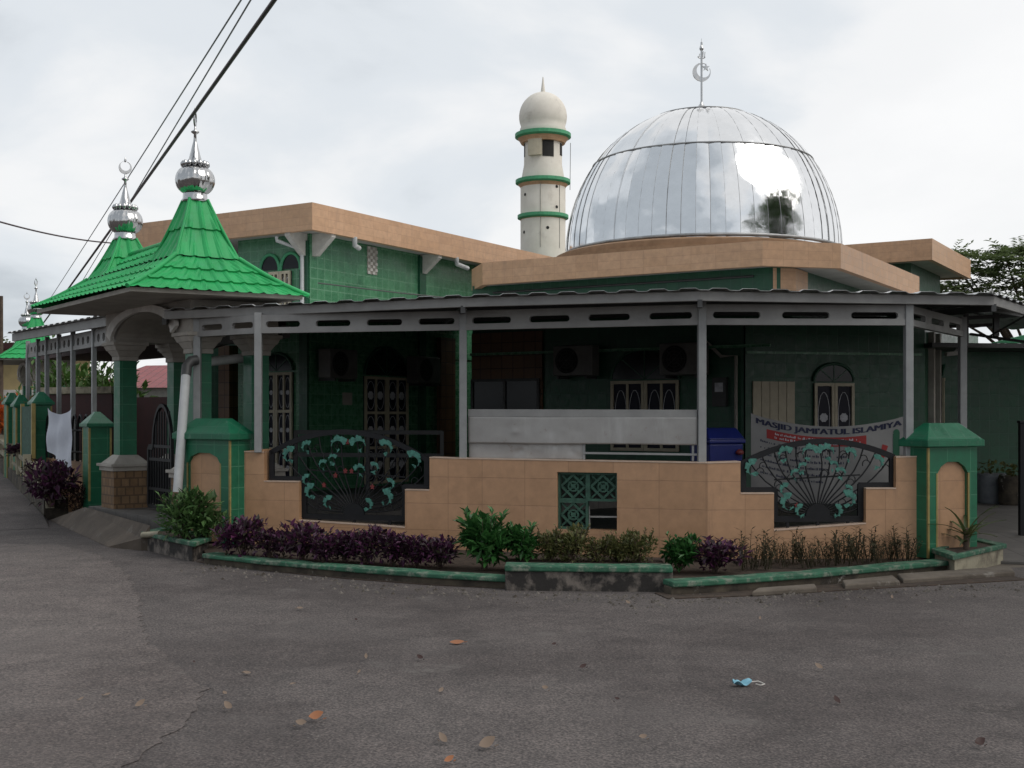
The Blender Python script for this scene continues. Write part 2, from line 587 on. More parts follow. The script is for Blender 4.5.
def copy_tree(o, parent=None):
    c = o.copy()
    COL.objects.link(c)
    if parent:
        c.parent = parent
    for ch in list(o.children):
        copy_tree(ch, c)
    return c


# ------------------------------------------------------------------ camera, light, sky
cam_d = bpy.data.cameras.new('camera')
cam = bpy.data.objects.new('camera', cam_d)
COL.objects.link(cam)
cam.location = (0, 0, EYE)
cam.rotation_euler = (PI / 2, 0, 0)
cam_d.sensor_width = 36
cam_d.lens = F / 1024 * 36
cam_d.shift_y = (HY - 384) / 1024
cam_d.clip_end = 3000
SC.camera = cam

SUN = Vector((.72, -.30, .85)).normalized()
el = math.asin(SUN.z)
az = math.atan2(SUN.x, SUN.y)
sd = bpy.data.lights.new('sun', 'SUN')
sd.energy = 1.4
sd.angle = math.radians(45)
sd.color = (1.0, .96, .90)
so = bpy.data.objects.new('sun', sd)
COL.objects.link(so)
so.rotation_euler = (-SUN).to_track_quat('-Z', 'Y').to_euler()
so.location = (20, -10, 40)

W = bpy.data.worlds.new('World')
SC.world = W
W.use_nodes = True
nt = W.node_tree
bg = nt.nodes['Background']
bg.inputs['Strength'].default_value = .10
sky = N(nt, 'ShaderNodeTexSky', sky_type='NISHITA', sun_disc=False)
sky.sun_elevation = el
sky.sun_rotation = az
sky.air_density = 1.0
sky.dust_density = 1.5
tc = N(nt, 'ShaderNodeTexCoord')
sep = N(nt, 'ShaderNodeSeparateXYZ')
nt.links.new(tc.outputs['Generated'], sep.inputs[0])


def math_(op, a, b=None, c=None):
    n = N(nt, 'ShaderNodeMath', operation=op)
    for i, x in enumerate((a, b, c)):
        if x is None:
            continue
        if isinstance(x, (int, float)):
            n.inputs[i].default_value = x
        else:
            nt.links.new(x, n.inputs[i])
    return n.outputs[0]


zz = math_('ADD', math_('MAXIMUM', sep.outputs[2], 0.0), .32)
cmb = N(nt, 'ShaderNodeCombineXYZ')
nt.links.new(math_('DIVIDE', sep.outputs[0], zz), cmb.inputs[0])
nt.links.new(math_('DIVIDE', sep.outputs[1], zz), cmb.inputs[1])
nt.links.new(math_('MULTIPLY', sep.outputs[2], 1.2), cmb.inputs[2])
mp = N(nt, 'ShaderNodeMapping')
mp.inputs['Location'].default_value = (3.1, 1.25, 0)
nt.links.new(cmb.outputs[0], mp.inputs[0])
cn = N(nt, 'ShaderNodeTexNoise')
cn.inputs['Scale'].default_value = 1.55
cn.inputs['Detail'].default_value = 8
cn.inputs['Roughness'].default_value = .5
cn.inputs['Distortion'].default_value = .25
nt.links.new(mp.outputs[0], cn.inputs['Vector'])
# brighter towards the veiled sun (right), greyer on the left
gr = math_('MULTIPLY', sep.outputs[0], .24)
cf = math_('ADD', math_('ADD', cn.outputs['Fac'], gr), math_('MULTIPLY', math_('MINIMUM', sep.outputs[1], 0.0), .10))
# a darker bank of cloud behind the viewer, over the street
dt = N(nt, 'ShaderNodeVectorMath', operation='DOT_PRODUCT')
nt.links.new(tc.outputs['Generated'], dt.inputs[0])
dt.inputs[1].default_value = Vector((-.42, -.66, .62)).normalized()
bank = math_('MULTIPLY', math_('SMOOTH_MIN', math_('MAXIMUM', math_('MULTIPLY', math_('SUBTRACT', dt.outputs['Value'], .72), 4.5), 0.0), 1.0, .1), -.20)
cf = math_('ADD', cf, bank)
cr = ramp(nt, [(.24, (4.6, 5.0, 5.4)), (.38, (6.8, 7.15, 7.5)), (.50, (8.2, 8.25, 8.3)), (.70, (8.75, 8.75, 8.75))])
cr.color_ramp.interpolation = 'EASE'
# colour ramp clamps nothing above 1 in Cycles, values are radiance for strength 0.1
nt.links.new(cf, cr.inputs[0])
mx = N(nt, 'ShaderNodeMix', data_type='RGBA')
mx.inputs[0].default_value = .95
nt.links.new(sky.outputs[0], mx.inputs[6])
nt.links.new(cr.outputs[0], mx.inputs[7])
nt.links.new(mx.outputs[2], bg.inputs['Color'])

SC.view_settings.view_transform = 'Standard'
SC.view_settings.look = 'None'
SC.view_settings.gamma = 1
SC.view_settings.exposure = .2
SC.cycles.max_bounces = 8

# ------------------------------------------------------------------ ground
g = MB()
g.add([(-500, -300, 0), (500, -300, 0), (500, 900, 0), (-500, 900, 0)], [(0, 1, 2, 3)])
struct(g.build('ground', 'concrete', fix=False))
U = V(-.57, .82, 0).normalized()      # the side street runs along U
NN = V(.82, .57, 0).normalized()
g = MB()
rd = [(-60, -60), (60, -60), (60, 12.4), (7, 12.6), (4.5, 12.4), (0, 12.0), (-3.3, 13.6), (-3.6, 14.4), (-6.9, 18.6), (-22, 40), (-48, 77), (-75, 60)]
g.add([(x, y, .004) for x, y in rd], [list(range(len(rd)))])
struct(g.build('road', 'asphalt', fix=False))

rn_ = random.Random(31)
edge = [(60, 545), (100, 556), (128, 575), (140, 600), (141, 622), (152, 645), (178, 668), (205, 690), (196, 715), (160, 742), (120, 775), (80, 830)]
pe = [Vector(((px - CX) / F * EYE * F / (y - HY), EYE * F / (y - HY), .008)) for px, y in edge]
fine_ = []
for p, q in zip(pe[:-1], pe[1:]):
    k = max(2, int((q - p).length / .08))
    fine_ += [p.lerp(q, i / k) + V(rn_.uniform(-.035, .035), rn_.uniform(-.035, .035), 0) for i in range(k)]
g = MB()
pol = fine_ + [pe[-1], V(-6, 3, .008), V(-14, 12, .008), V(-12, 15.5, .008)]
g.add(pol, [list(range(len(pol)))])
struct(g.build('road_patch', 'asphalt_pale', fix=False))

# ------------------------------------------------------------------ perimeter wall
WA, WB, WC, WD = on(236, 14.05), on(467, 13.35), on(708, 12.5), on(921, 12.6)
ZA, ZB, ZC, ZD = 1.165, 1.105, 1.09, 1.155


class Seg:
    def __init__(self, P, Q):
        self.P = P
        self.X = (Q - P).normalized()
        self.L = (Q - P).length
        self.Y = perp(self.X)          # away from the camera

    def w(self, px, y, back=0.0):
        P = self.P + self.Y * back
        s = on_line(px, P, self.X)
        p = P + self.X * s
        return (s, EYE + (HY - y) / F * p.y)

    def at(self, s, z, back=0.0):
        return self.P + self.X * s + self.Y * back + V(0, 0, z)


S1, S2, S3 = Seg(WA, WB), Seg(WB, WC), Seg(WC, WD)
TH = .2
wall = thing('perimeter_wall', (WB + WC) / 2, 'low orange tiled front wall with two stepped openings holding black iron grilles', 'wall')
mb = MB()


def stepped(seg, tl, s1, b, s2, tr, z0=0.0):
    """wall outline with a stepped notch"""
    (xa, z1), (xb, zl), (xc, zb), (xd, zb2), (xe, zr), (xf, zt) = s1
    L = seg.L
    lo = [(0, z0), (L, z0), (L, zb2), (xd, zb2), (xc, zb), (0, zb)]
    mb.plate(lo, seg.P, seg.X, seg.Y * TH)
    mb.plate([(0, zb + .0), (xc, zb), (xc, zl), (xb, zl), (xb, tl[1]), (0, tl[0])], seg.P, seg.X, seg.Y * TH)
    mb.plate([(xd, zb2), (L, zb2), (L, tr[1]), (xe, tr[0]), (xe, zr), (xd, zr)], seg.P, seg.X, seg.Y * TH)


xl, z1 = S1.w(264, 449)
_, zl = S1.w(282, 482)
xc, zb = S1.w(299, 521)
xd, zb2 = S1.w(405, 528)
xe, zt = S1.w(429.5, 458)
_, zr = S1.w(417, 490.5)
stepped(S1, (ZA, z1), [(0, 0), (xl, zl), (xc, zb), (xd, zb2), (xe, zr), (0, 0)], None, None, (zt, ZB))
G1 = dict(seg=S1, xl=xl, zl=zl, xc=xc, zb=zb, xd=xd, zb2=zb2, xe=xe, zr=zr)
# middle stretch with the square vent opening
va, vz1 = S2.w(557, 472)
vb, vz0 = S2.w(617, 531)
mb.plate([(0, 0), (va, 0), (va, 1.10), (0, ZB)], S2.P, S2.X, S2.Y * TH)
mb.plate([(vb, 0), (S2.L, 0), (S2.L, ZC), (vb, 1.095)], S2.P, S2.X, S2.Y * TH)
mb.plate([(va, 0), (vb, 0), (vb, vz0), (va, vz0)], S2.P, S2.X, S2.Y * TH)
mb.plate([(va, vz1), (vb, vz1), (vb, 1.095), (va, 1.10)], S2.P, S2.X, S2.Y * TH)
xl, z1 = S3.w(740.5, 462.5)
_, zl = S3.w(757, 494)
xc, zb = S3.w(774, 531)
xd, zb2 = S3.w(866, 524)
xe, zt = S3.w(896, 456.5)
_, zr = S3.w(880, 489)
stepped(S3, (ZC, z1), [(0, 0), (xl, zl), (xc, zb), (xd, zb2), (xe, zr), (0, 0)], None, None, (zt, ZD))
G3 = dict(seg=S3, xl=xl, zl=zl, xc=xc, zb=zb, xd=xd, zb2=zb2, xe=xe, zr=zr)
wbody = mb.build('wall', 'orange_tile', wall)
# pale edge trim along the tops of the wall
mb = MB()


def trim(seg, a, b, za, zb_, t=.012):
    mb.plate([(a, za + .0015), (b, zb_ + .0015), (b, zb_ + .0015 + t), (a, za + .0015 + t)], seg.P - seg.Y * .006, seg.X, seg.Y * (TH + .012))


for G, seg, z0_, z1_ in ((G1, S1, ZA, ZB), (G3, S3, ZC, ZD)):
    f = lambda s: z0_ + (z1_ - z0_) * s / seg.L
    trim(seg, 0, G['xl'], f(0), f(G['xl']))
    trim(seg, G['xe'], seg.L, f(G['xe']), f(seg.L))
    trim(seg, G['xl'], G['xc'], G['zl'], G['zl'])
    trim(seg, G['xd'], G['xe'], G['zr'], G['zr'])
    trim(seg, G['xc'], G['xd'], G['zb'], G['zb2'])
trim(S2, 0, S2.L, ZB, ZC)
M['edge'] = paint('pale tile edge', (.60, .46, .36), (.50, .36, .27), 8, .4)
mb.build('edge_trim', 'edge', wall)


def scroll(mb, c, X, T, r, a0, flip, m=0):
    """a curling acanthus crest: a tapering comma with lobes along its outer edge"""
    n = 9
    out, inn = [], []
    for i in range(n + 1):
        t = i / n
        a = a0 + flip * t * 2.3
        rad = r * (1 - .30 * t)
        wd = r * (.06 + .30 * (1 - t) ** .7 * math.sin(PI * min(1, t + .12)))
        ctr = (math.cos(a) * rad, math.sin(a) * rad)
        out.append((c[0] + ctr[0] * (1 + wd / r), c[1] + ctr[1] * (1 + wd / r)))
        inn.append((c[0] + ctr[0] * (1 - wd / r * .5), c[1] + ctr[1] * (1 - wd / r * .5)))
    for i in range(n):
        mb.plate([out[i], out[i + 1], inn[i + 1], inn[i]], X[0], X[1], T, m)
    for k, i in enumerate((0, 1, 3, 4, 6)):
        e = out[i]
        rr = r * (.40, .34, .30, .24, .18)[k]
        off = X[0] - T * (.06 + .05 * k)
        mb.plate([(e[0] + math.cos(w) * rr * (1 + .25 * math.sin(3 * w + k)), e[1] + math.sin(w) * rr * (1 + .25 * math.sin(3 * w + k))) for w in [j * PI / 5 for j in range(10)]], off, X[1], T, m)


def grille(G, apex, lc, rc, leaves, petals, seed):
    seg = G['seg']
    bk = .09
    rnd = random.Random(seed)
    o = seg.P + seg.Y * bk
    T = seg.Y * .022
    fr = MB()
    pl = seg.w(*lc, bk)
    pr = seg.w(*rc, bk)
    pa = seg.w(*apex, bk)
    sh_l = G['zl'] + .035
    sh_r = G['zr'] + .035
    bx0, bx1 = G['xc'] + .03, G['xd'] - .03
    bz = max(G['zb'], G['zb2']) + .05
    arc = []
    for i in range(25):
        t = i / 24
        x = pl[0] + (pr[0] - pl[0]) * t
        base = pl[1] + (pr[1] - pl[1]) * t
        rise = pa[1] - (pl[1] + pr[1]) / 2
        arc.append((x, base + rise * (1 - (2 * t - 1) ** 2)))
    outline = arc + [(pr[0], sh_r), (bx1, sh_r), (bx1, bz), (bx0, bz), (bx0, sh_l), (pl[0], sh_l)]

    def inset(pts, k):
        cx = sum(p[0] for p in pts) / len(pts)
        return pts
    def barpath(pts, w, t, off=0.0, closed=True):
        n = len(pts)
        for i in range(n if closed else n - 1):
            a, b = pts[i], pts[(i + 1) % n]
            A = seg.at(a[0], a[1], bk + off)
            B = seg.at(b[0], b[1], bk + off)
            d = (B - A)
            if d.length < 1e-5:
                continue
            d.normalize()
            e = w * .45
            fr.bar(A - d * e * .6, B + d * e * .6, w, t + .0006 * (i % 5), seg.Y)
    barpath(outline, .06, .036)
    cx = (bx0 + bx1) / 2
    # lighter inner frame
    inn = []
    for (x, z) in outline:
        inn.append((x + (.055 if x < cx else -.055), z + (.06 if z < (sh_l + .02) and z < .6 else -.058)))
    # hub
    hub = (cx, bz + .03)
    hr = .13
    fr.plate([(hub[0] + math.cos(PI * k / 14) * hr, hub[1] + math.sin(PI * k / 14) * hr) for k in range(15)], seg.P + seg.Y * (bk - .02), seg.X, seg.Y * .03)
    nb = 19

    def ray_hit(a):
        t = hr
        while t < 2.2:
            x, z = hub[0] + math.cos(a) * t, hub[1] + math.sin(a) * t
            k = (x - pl[0]) / (pr[0] - pl[0])
            if k <= 0.0 or k >= 1.0:
                break
            top = pl[1] + (pr[1] - pl[1]) * k + (pa[1] - (pl[1] + pr[1]) / 2) * (1 - (2 * k - 1) ** 2)
            sh = sh_l if x < cx else sh_r
            if z > top - .02 or ((x < bx0 or x > bx1) and z < sh + .02):
                break
            t += .02
        return t
    for i in range(nb):
        a = PI * (.07 + .86 * i / (nb - 1))
        r1 = ray_hit(a) - .01
        pts = []
        for k in range(7):
            t = hr + (r1 - hr) * k / 6
            aa = a + .10 * math.sin(PI * k / 6) * (1 if a > PI / 2 else -1)
            pts.append(seg.at(hub[0] + math.cos(aa) * t, hub[1] + math.sin(aa) * t, bk + .004))
        fr.tube(pts, .0085, 5)
        # small side curls on the bars
        for kk in (3, 5):
            q_ = pts[kk]
            cr = .045
            sg = 1 if i % 2 else -1
            fr.tube([q_ + seg.X * sg * (cr - cr * math.cos(t_)) * .9 + V(0, 0, cr * math.sin(t_)) for t_ in [.45 * w for w in range(9)]], .006, 4)
    # mid crossbar and feet
    fr.bar(seg.at(bx0, sh_l + .11, bk + .012), seg.at(bx1, sh_r + .11, bk + .012), .016, .012, seg.Y)
    for k in (.15, .5, .85):
        x = bx0 + (bx1 - bx0) * k
        fr.bar(seg.at(x, min(G['zb'], G['zb2']) - .0, bk), seg.at(x, bz, bk), .03, .025, seg.Y)
    gr_ = fr.build('iron_grille', 'iron', wall)
    for (lx, ly, sc) in leaves:
        s, z = seg.w(lx, ly, bk - .03)
        l = MB()
        left = s < cx
        an = math.atan2(z - hub[1], s - hub[0])
        scroll(l, (s, z), (seg.P + seg.Y * (bk - .045 - .001 * rnd.random()), seg.X), seg.Y * .014, .072 * sc,
               an + (-.9 if left else .9) + rnd.uniform(-.25, .25), 1 if left else -1)
        for k in range(2):
            l.add([seg.at(s + rnd.uniform(-.03, .03), z - .03, bk - .04) + V(0, 0, dz) + seg.X * dx for dx, dz in
                   ((-.018, 0), (0, -.035), (.018, 0), (0, .02))], [(0, 1, 2, 3)])
        l.build('scroll_leaf', 'teal', gr_, fix=False)
    for (lx, ly) in petals:
        s, z = seg.w(lx, ly, bk - .03)
        l = MB()
        for k in range(5):
            a = k * 2 * PI / 5 + .3
            l.plate([(s, z), (s + math.cos(a - .5) * .018, z + math.sin(a - .5) * .022), (s + math.cos(a) * .03, z + math.sin(a) * .035),
                     (s + math.cos(a + .5) * .018, z + math.sin(a + .5) * .022)], seg.P + seg.Y * (bk - .04), seg.X, seg.Y * .012)
        l.build('flower', 'red_paint', gr_)
    return gr_


zc = lambda ox, oy, L, sc=5.69: [(ox + x / sc, oy + y / sc, k) for x, y, k in L]
grille(G1, (347, 432), (272, 452), (427, 459.5),
       zc(260, 420, [(180, 215, 1.3), (270, 165, .95), (440, 155, 1.35), (570, 155, 1.35), (715, 175, 1.25), (870, 245, 1.35), (360, 262, .75),
                     (412, 230, .75), (575, 295, .95), (650, 280, .8), (275, 350, .85), (305, 420, 1.2), (735, 375, .85), (705, 455, 1.25), (400, 480, 1.0), (605, 490, .9)]),
       [(260 + x / 5.69, 420 + y / 5.69) for x, y in ((487, 290), (522, 290), (640, 380), (430, 315), (365, 370), (500, 125))], 3)
grille(G3, (815, 441.5), (743, 463), (892, 456.5),
       zc(730, 430, [(140, 230, 1.2), (310, 155, 1.15), (445, 145, 1.25), (555, 145, 1.3), (680, 155, 1.0), (830, 195, 1.0), (412, 222, .7), (370, 260, .7),
                     (630, 255, .8), (590, 212, .7), (320, 350, .9), (345, 425, 1.25), (660, 410, 1.25), (412, 468, .9), (590, 468, .95), (668, 350, .7)]),
       [(730 + x / 5.69, 430 + y / 5.69) for x, y in ((495, 115), (380, 430))], 5)

# broken vent: three pierced concrete blocks, the lower right one missing
hw, hh = (vb - va) / 2, (vz1 - vz0) / 2


def vent_block(ix, iz):
    b = MB()
    o = S2.P + S2.Y * .04
    x0, z0 = va + ix * hw, vz0 + iz * hh
    e = .022
    T = S2.Y * .07

    def bar(a, c, w, bk=0.0, t=.05):
        A = S2.at(x0 + a[0] * hw, z0 + a[1] * hh, .075 + bk)
        B = S2.at(x0 + c[0] * hw, z0 + c[1] * hh, .075 + bk)
        b.bar(A, B, w, t, S2.Y)
    bar((.035, .0), (.035, 1), .024, 0, .07)
    bar((.965, .0), (.965, 1), .024, 0, .07)
    bar((.07, .04), (.93, .04), .026, .001, .069)
    bar((.07, .96), (.93, .96), .026, .001, .069)
    for a, c in (((.5, .1), (.1, .5)), ((.1, .5), (.5, .9)), ((.5, .9), (.9, .5)), ((.9, .5), (.5, .1))):
        bar(a, c, .026, .002 * (a[0] > .4))
    n = 10
    for k in range(n):
        a0, a1 = 2 * PI * k / n, 2 * PI * (k + 1) / n
        bar((.5 + .17 * math.cos(a0), .5 + .17 * math.sin(a0)), (.5 + .17 * math.cos(a1), .5 + .17 * math.sin(a1)), .02, .004, .04)
    for k in range(4):
        a = PI / 4 + k * PI / 2
        bar((.5 + .05 * math.cos(a), .5 + .05 * math.sin(a)), (.5 + .55 * math.cos(a), .5 + .55 * math.sin(a)), .02, .006, .035)
    b.plate([(x0 + hw * (.5 + .09 * math.cos(k * PI / 3)), z0 + hh * (.5 + .09 * math.sin(k * PI / 3))) for k in range(6)], S2.P + S2.Y * .06, S2.X, S2.Y * .03)
    b.build('vent_block', 'vent_green', wall)


for ix, iz in ((0, 0), (0, 1), (1, 1)):
    vent_block(ix, iz)
b = MB()
b.bar(S2.at(va + hw, vz0 + hh * .44, .1), S2.at(vb, vz0 + hh * .46, .1), .018, .018, S2.Y)
b.bar(S2.at(va + hw * 1.02, vz0, .1), S2.at(va + hw * 1.0, vz0 + hh * .8, .1), .014, .014, S2.Y)
b.build('bent_bar', 'rust_sheet', wall)


# ------------------------------------------------------------------ piers
def pier(loc, d, L, T, H, capH, label, z0=.1, niche=True):
    """loc = front corner nearest the wall, d = direction of the niche face away from it"""
    d = Vector((d[0], d[1], 0)).normalized()
    q = perp(d)
    if q.y < 0:
        q = -q
    loc = Vector((loc[0], loc[1], z0))
    c = loc + d * L / 2 + q * T / 2
    root = thing('gate_pier', c, label, 'pillar', 'green tiled gate piers')
    b = MB()
    b.obox(loc + q * .045, d * L, q * (T - .045), V(0, 0, H - z0))
    n0, n1 = L * .19, L * .81
    zt = H - .16
    o = loc.copy()
    o.z = 0
    b.plate([(0, z0), (n0, z0), (n0, H), (0, H)], o, d, q * .0445)
    b.plate([(n1, z0), (L, z0), (L, H), (n1, H)], o, d, q * .0445)
    b.plate([(n0, H), (n0, zt - .12), (n0 + .05, zt - .05), (n0 + (n1 - n0) * .32, zt), (n0 + (n1 - n0) * .68, zt), (n1 - .05, zt - .05), (n1, zt - .12), (n1, H)], o, d, q * .0445)
    b.build('body', 'pier_tile', root)
    b = MB()
    b.plate([(n0, z0), (n1, z0), (n1, zt), (n0, zt)], o + q * .041, d, q * .003)
    b.build('niche_panel', 'orange_tile', root)
    b = MB()
    b.plate([(-.004, z0), (.02, z0), (.02, H - .01), (-.004, H - .01)], o - q * .005, d, q * .02)
    b.build('yellow_trim', 'yellow', root)
    for s in (n0 - .02, n1):
        b = MB()
        b.plate([(s, z0), (s + .02, z0), (s + .02, zt - .12), (s, zt - .12)], o - q * .004, d, q * .02)
        b.build('yellow_trim', 'yellow', root)
    b = MB()
    cc = Vector((c.x, c.y, H))
    b.cbox(cc, (L + .11, T + .11, .075), d)
    b.frustum(cc + V(0, 0, .075), (L + .09, T + .09), (L * .62, T * .25), capH - .075, d)
    b.build('cap', 'cap_tile', root, bevel=.008)
    return root


PL = on(230, 13.85)
pier(PL, (-.8, .6), .95, .3, 1.31, .25, 'wide green tiled pier with orange niche beside the gateway, left end of the orange wall')
PR = on(928, 12.45)
pier(PR, (.9, .43), .70, .32, 1.265, .25, 'green tiled pier with orange niche at the right end of the orange wall')
stub = MB()
e = PR + V(.9, .43, 0).normalized() * .74 + V(-.43, .9, 0).normalized() * .2
stub.obox(e, V(.9, .43, 0).normalized() * .12, V(-.43, .9, 0).normalized() * .5, V(0, 0, 1.05))
tag(stub.build('wall_stub', 'orange_tile', loc=e), 'short orange wall end just behind the right green pier', 'wall')

# ------------------------------------------------------------------ kerbs and planters
# left: long low kerb
KL = [on(204, 12.75), on(262, 12.2), on(350, 11.6), on(430, 11.18), on(509, 10.9)]


def kerb(pts, label, h, cap=.05, over=.03, side='kerb_side', w=.16):
    c = (pts[0] + pts[-1]) / 2
    r = thing('planter_kerb', c, label, 'kerb', 'planter kerbs along the road')
    b = MB()
    b.strip(pts, w, -.02, h - cap)
    b.build('kerb_body', side, r, bevel=.01)
    b = MB()
    off = []
    for i, p in enumerate(pts):
        a = (pts[min(i + 1, len(pts) - 1)] - pts[max(i - 1, 0)]).normalized()
        off.append(p - perp(a) * over)
    # subdivide for a hand made unevenness
    fine = []
    for p, q in zip(off[:-1], off[1:]):
        k = max(1, int((q - p).length / .25))
        fine += [p.lerp(q, i / k) for i in range(k)]
    fine.append(off[-1])
    rn = random.Random(len(label))
    fine = [p + V(rn.uniform(-.006, .006), rn.uniform(-.008, .008), 0) for p in fine]
    z1 = [h + rn.uniform(-.006, .006) for _ in fine]
    b.strip(fine, w + over * 2, h - cap, z1)
    b.build('painted_cap', 'kerb_paint', r, bevel=.012)
    return r


kerb(KL, 'long low kerb with worn green cap in front of the purple plants', .115, .045)
KM = [on(505, 10.82), on(673, 10.72)]
kerb(KM, 'raised mould-stained planter front with green cap below the broken vent', .235, .055, .025, 'dirty_wall', .2)
KR = [on(671, 10.5), on(705, 10.6), on(750, 10.78), on(812, 11.1), on(880, 11.55), on(948, 12.05)]
kerb(KR, 'low curving kerb with worn green cap below the dry weeds', .13, .05)


def box_planter(pts, h, label, side):
    c = sum(pts, V(0, 0, 0)) / len(pts)
    r = thing('box_planter', c, label, 'planter', 'box planters at the wall ends')
    b = MB()
    n = len(pts)
    inner = [p.lerp(c, .10) for p in pts]
    b.prism([(p.x, p.y) for p in inner], -.02, h - .05)
    b.build('planter_body', side, r)
    # cap ring
    b = MB()
    ins = [c + (p - c) * .72 for p in pts]
    for i in range(n):
        j = (i + 1) % n
        b.prism([(pts[i].x, pts[i].y), (pts[j].x, pts[j].y), (ins[j].x, ins[j].y), (ins[i].x, ins[i].y)], h - .05 + .0004 * i, h + .0004 * i)
    b.build('painted_cap', 'kerb_paint', r, bevel=.01)
    b = MB()
    b.prism([(p.x, p.y) for p in [c + (p - c) * .74 for p in pts]], h - .045, h - .02)
    b.build('soil', 'soil', r)
    return r


box_planter([on(953, 11.75), on(1007, 12.85), on(978, 13.5), on(931, 12.4)], .21, 'small box planter with worn green rim in front of the right pier', 'pale_wall')
box_planter([on(194, 12.85), on(212, 13.5), on(170, 14.9), on(141, 14.1)], .22, 'box planter with worn green rim in front of the left pier', 'dirty_wall')
pb = MB()
pts_ = [at(150, 530, 13.75), at(136, 532, 14.2)]
pb.tube([at(160, 534, 13.75), at(143, 535, 14.0)], .036, 10)
tag(pb.build('drain_pipe_end', 'pale_wall', loc=at(150, 532, 13.8)), 'white pipe end sticking out of the left box planter', 'pipe')

# planter soil
sb = MB()
kl = KL + [KM[0] + V(0, .1, 0), KM[1] + V(0, .1, 0)] + KR[1:]
poly = [(p.x, p.y + .1) for p in kl] + [(WD.x, WD.y - .01), (WC.x, WC.y - .01), (WB.x, WB.y - .01), (WA.x, WA.y - .01), (WA.x - .4, WA.y - .05)]
sb.add([(x, y, .085) for x, y in poly], [list(range(len(poly)))])
struct(sb.build('soil_bed', 'soil', fix=False))
sb = MB()
mid = [(KM[0].x, KM[0].y + .15), (KM[1].x, KM[1].y + .15), (KM[1].x, KM[1].y + .9), (KM[0].x, KM[0].y + .9)]
sb.prism(mid, .02, .19)
struct(sb.build('soil_mound', 'soil'))

# loose concrete slabs at the right kerb
for pts, lab in (([on(752, 10.45), on(817, 10.68), on(815, 10.92), on(758, 10.66)], 'pale broken concrete slab at the foot of the right kerb'),
                 ([on(845, 10.85), on(900, 11.1), on(893, 11.5), on(842, 11.15)], 'cracked concrete slab in the gutter below the dry weeds'),
                 ([on(903, 11.2), on(1015, 11.75), on(1010, 12.2), on(897, 11.6)], 'long concrete slab in the gutter below the right box planter')):
    b = MB()
    c = sum(pts, V(0, 0, 0)) / 4
    b.prism([(p.x, p.y) for p in pts], .0, .055)
    tag(b.build('concrete_slab', 'concrete', loc=c, bevel=.015), lab, 'slab', 'concrete slabs in the gutter')

# dirt gutter strip under kerb
for pts, nm in (([on(196, 12.9), on(262, 12.2), on(350, 11.55), on(430, 11.15), on(512, 10.9)], 'gutter'), ([on(668, 10.3), on(765, 10.5), on(830, 10.75), on(1030, 11.5)], 'gutter')):
    b = MB()
    b.strip(pts, .35, .0, .014)
    struct(b.build(nm, 'soil', bevel=.004))

# entrance ramp and walk
b = MB()
ramp_pts = [at(85, 505, 16.8), at(150, 526, 14.0), at(141, 537, 14.0), at(108, 547, 14.35), at(50, 517, 18.0)]
rz = [.3, .3, .15, .012, .012]
b.add([V(p.x, p.y, z) for p, z in zip(ramp_pts, rz)] + [V(p.x, p.y, -.05) for p in ramp_pts],
      [(0, 1, 2), (0, 2, 3, 4), (0, 5, 6, 1), (1, 6, 7, 2), (2, 7, 8, 3), (3, 8, 9, 4), (4, 9, 5, 0)])
struct(b.build('entrance_ramp', 'ramp'))
GC1, GC2 = V(-5.46, 16.8, 0), V(-3.9, 14.8, 0)
gu = (GC1 - GC2).normalized()
gn = V(-gu.y, gu.x, 0)
if gn.y < 0:
    gn = -gn
b = MB()
a_, c_ = GC1 + gu * .5 - gn * .35, GC2 - gu * .35 - gn * .35
b.prism([(a_.x, a_.y), (c_.x, c_.y), (c_ + gn * 8).xy[:], (a_ + gn * 8).xy[:]], .0, .3)
struct(b.build('gate_walk', 'paving'))
b = MB()
fl = [WA + V(.1, .3, 0), WB + V(0, .3, 0), WC + V(0, .3, 0), WD + V(0, .3, 0), V(5.2, 14, 0), V(8, 20.5, 0), V(8, 40, 0), V(-20, 40, 0), V(-7.5, 20.5, 0)]
b.prism([(p.x, p.y) for p in fl], 0, .15)
struct(b.build('veranda_floor', 'floor_tile'))
b = MB()
dr = [on(958, 12.9), on(1060, 12.6), V(16, 14, 0), V(16, 23, 0), V(7.6, 22, 0), V(5.5, 14.3, 0)]
b.add([V(p.x, p.y, z) for p, z in zip(dr, (.03, .03, .03, .16, .16, .14))] + [V(p.x, p.y, -.02) for p in dr],
      [list(range(6))] + [(i, (i + 1) % 6, (i + 1) % 6 + 6, i + 6) for i in range(6)])
struct(b.build('driveway', 'paving'))

# ------------------------------------------------------------------ veranda canopy
PT = [on(197, 14.55), on(258, 13.95), on(463, 13.42), on(702, 12.62), on(909, 12.7), on(963, 14.55)]
PZ = [.15, 1.16, 1.11, 1.095, 1.155, .15]
can = thing('veranda_canopy', PT[2], 'long grey veranda canopy with slotted beam and slim posts above the orange wall', 'canopy')
for p, z in zip(PT, PZ):
    b = MB()
    b.cbox(V(p.x, p.y + .02, z), (.085, .085, 2.80 - z), (1, .05))
    b.build('post', 'grey_paint', can, bevel=.006)


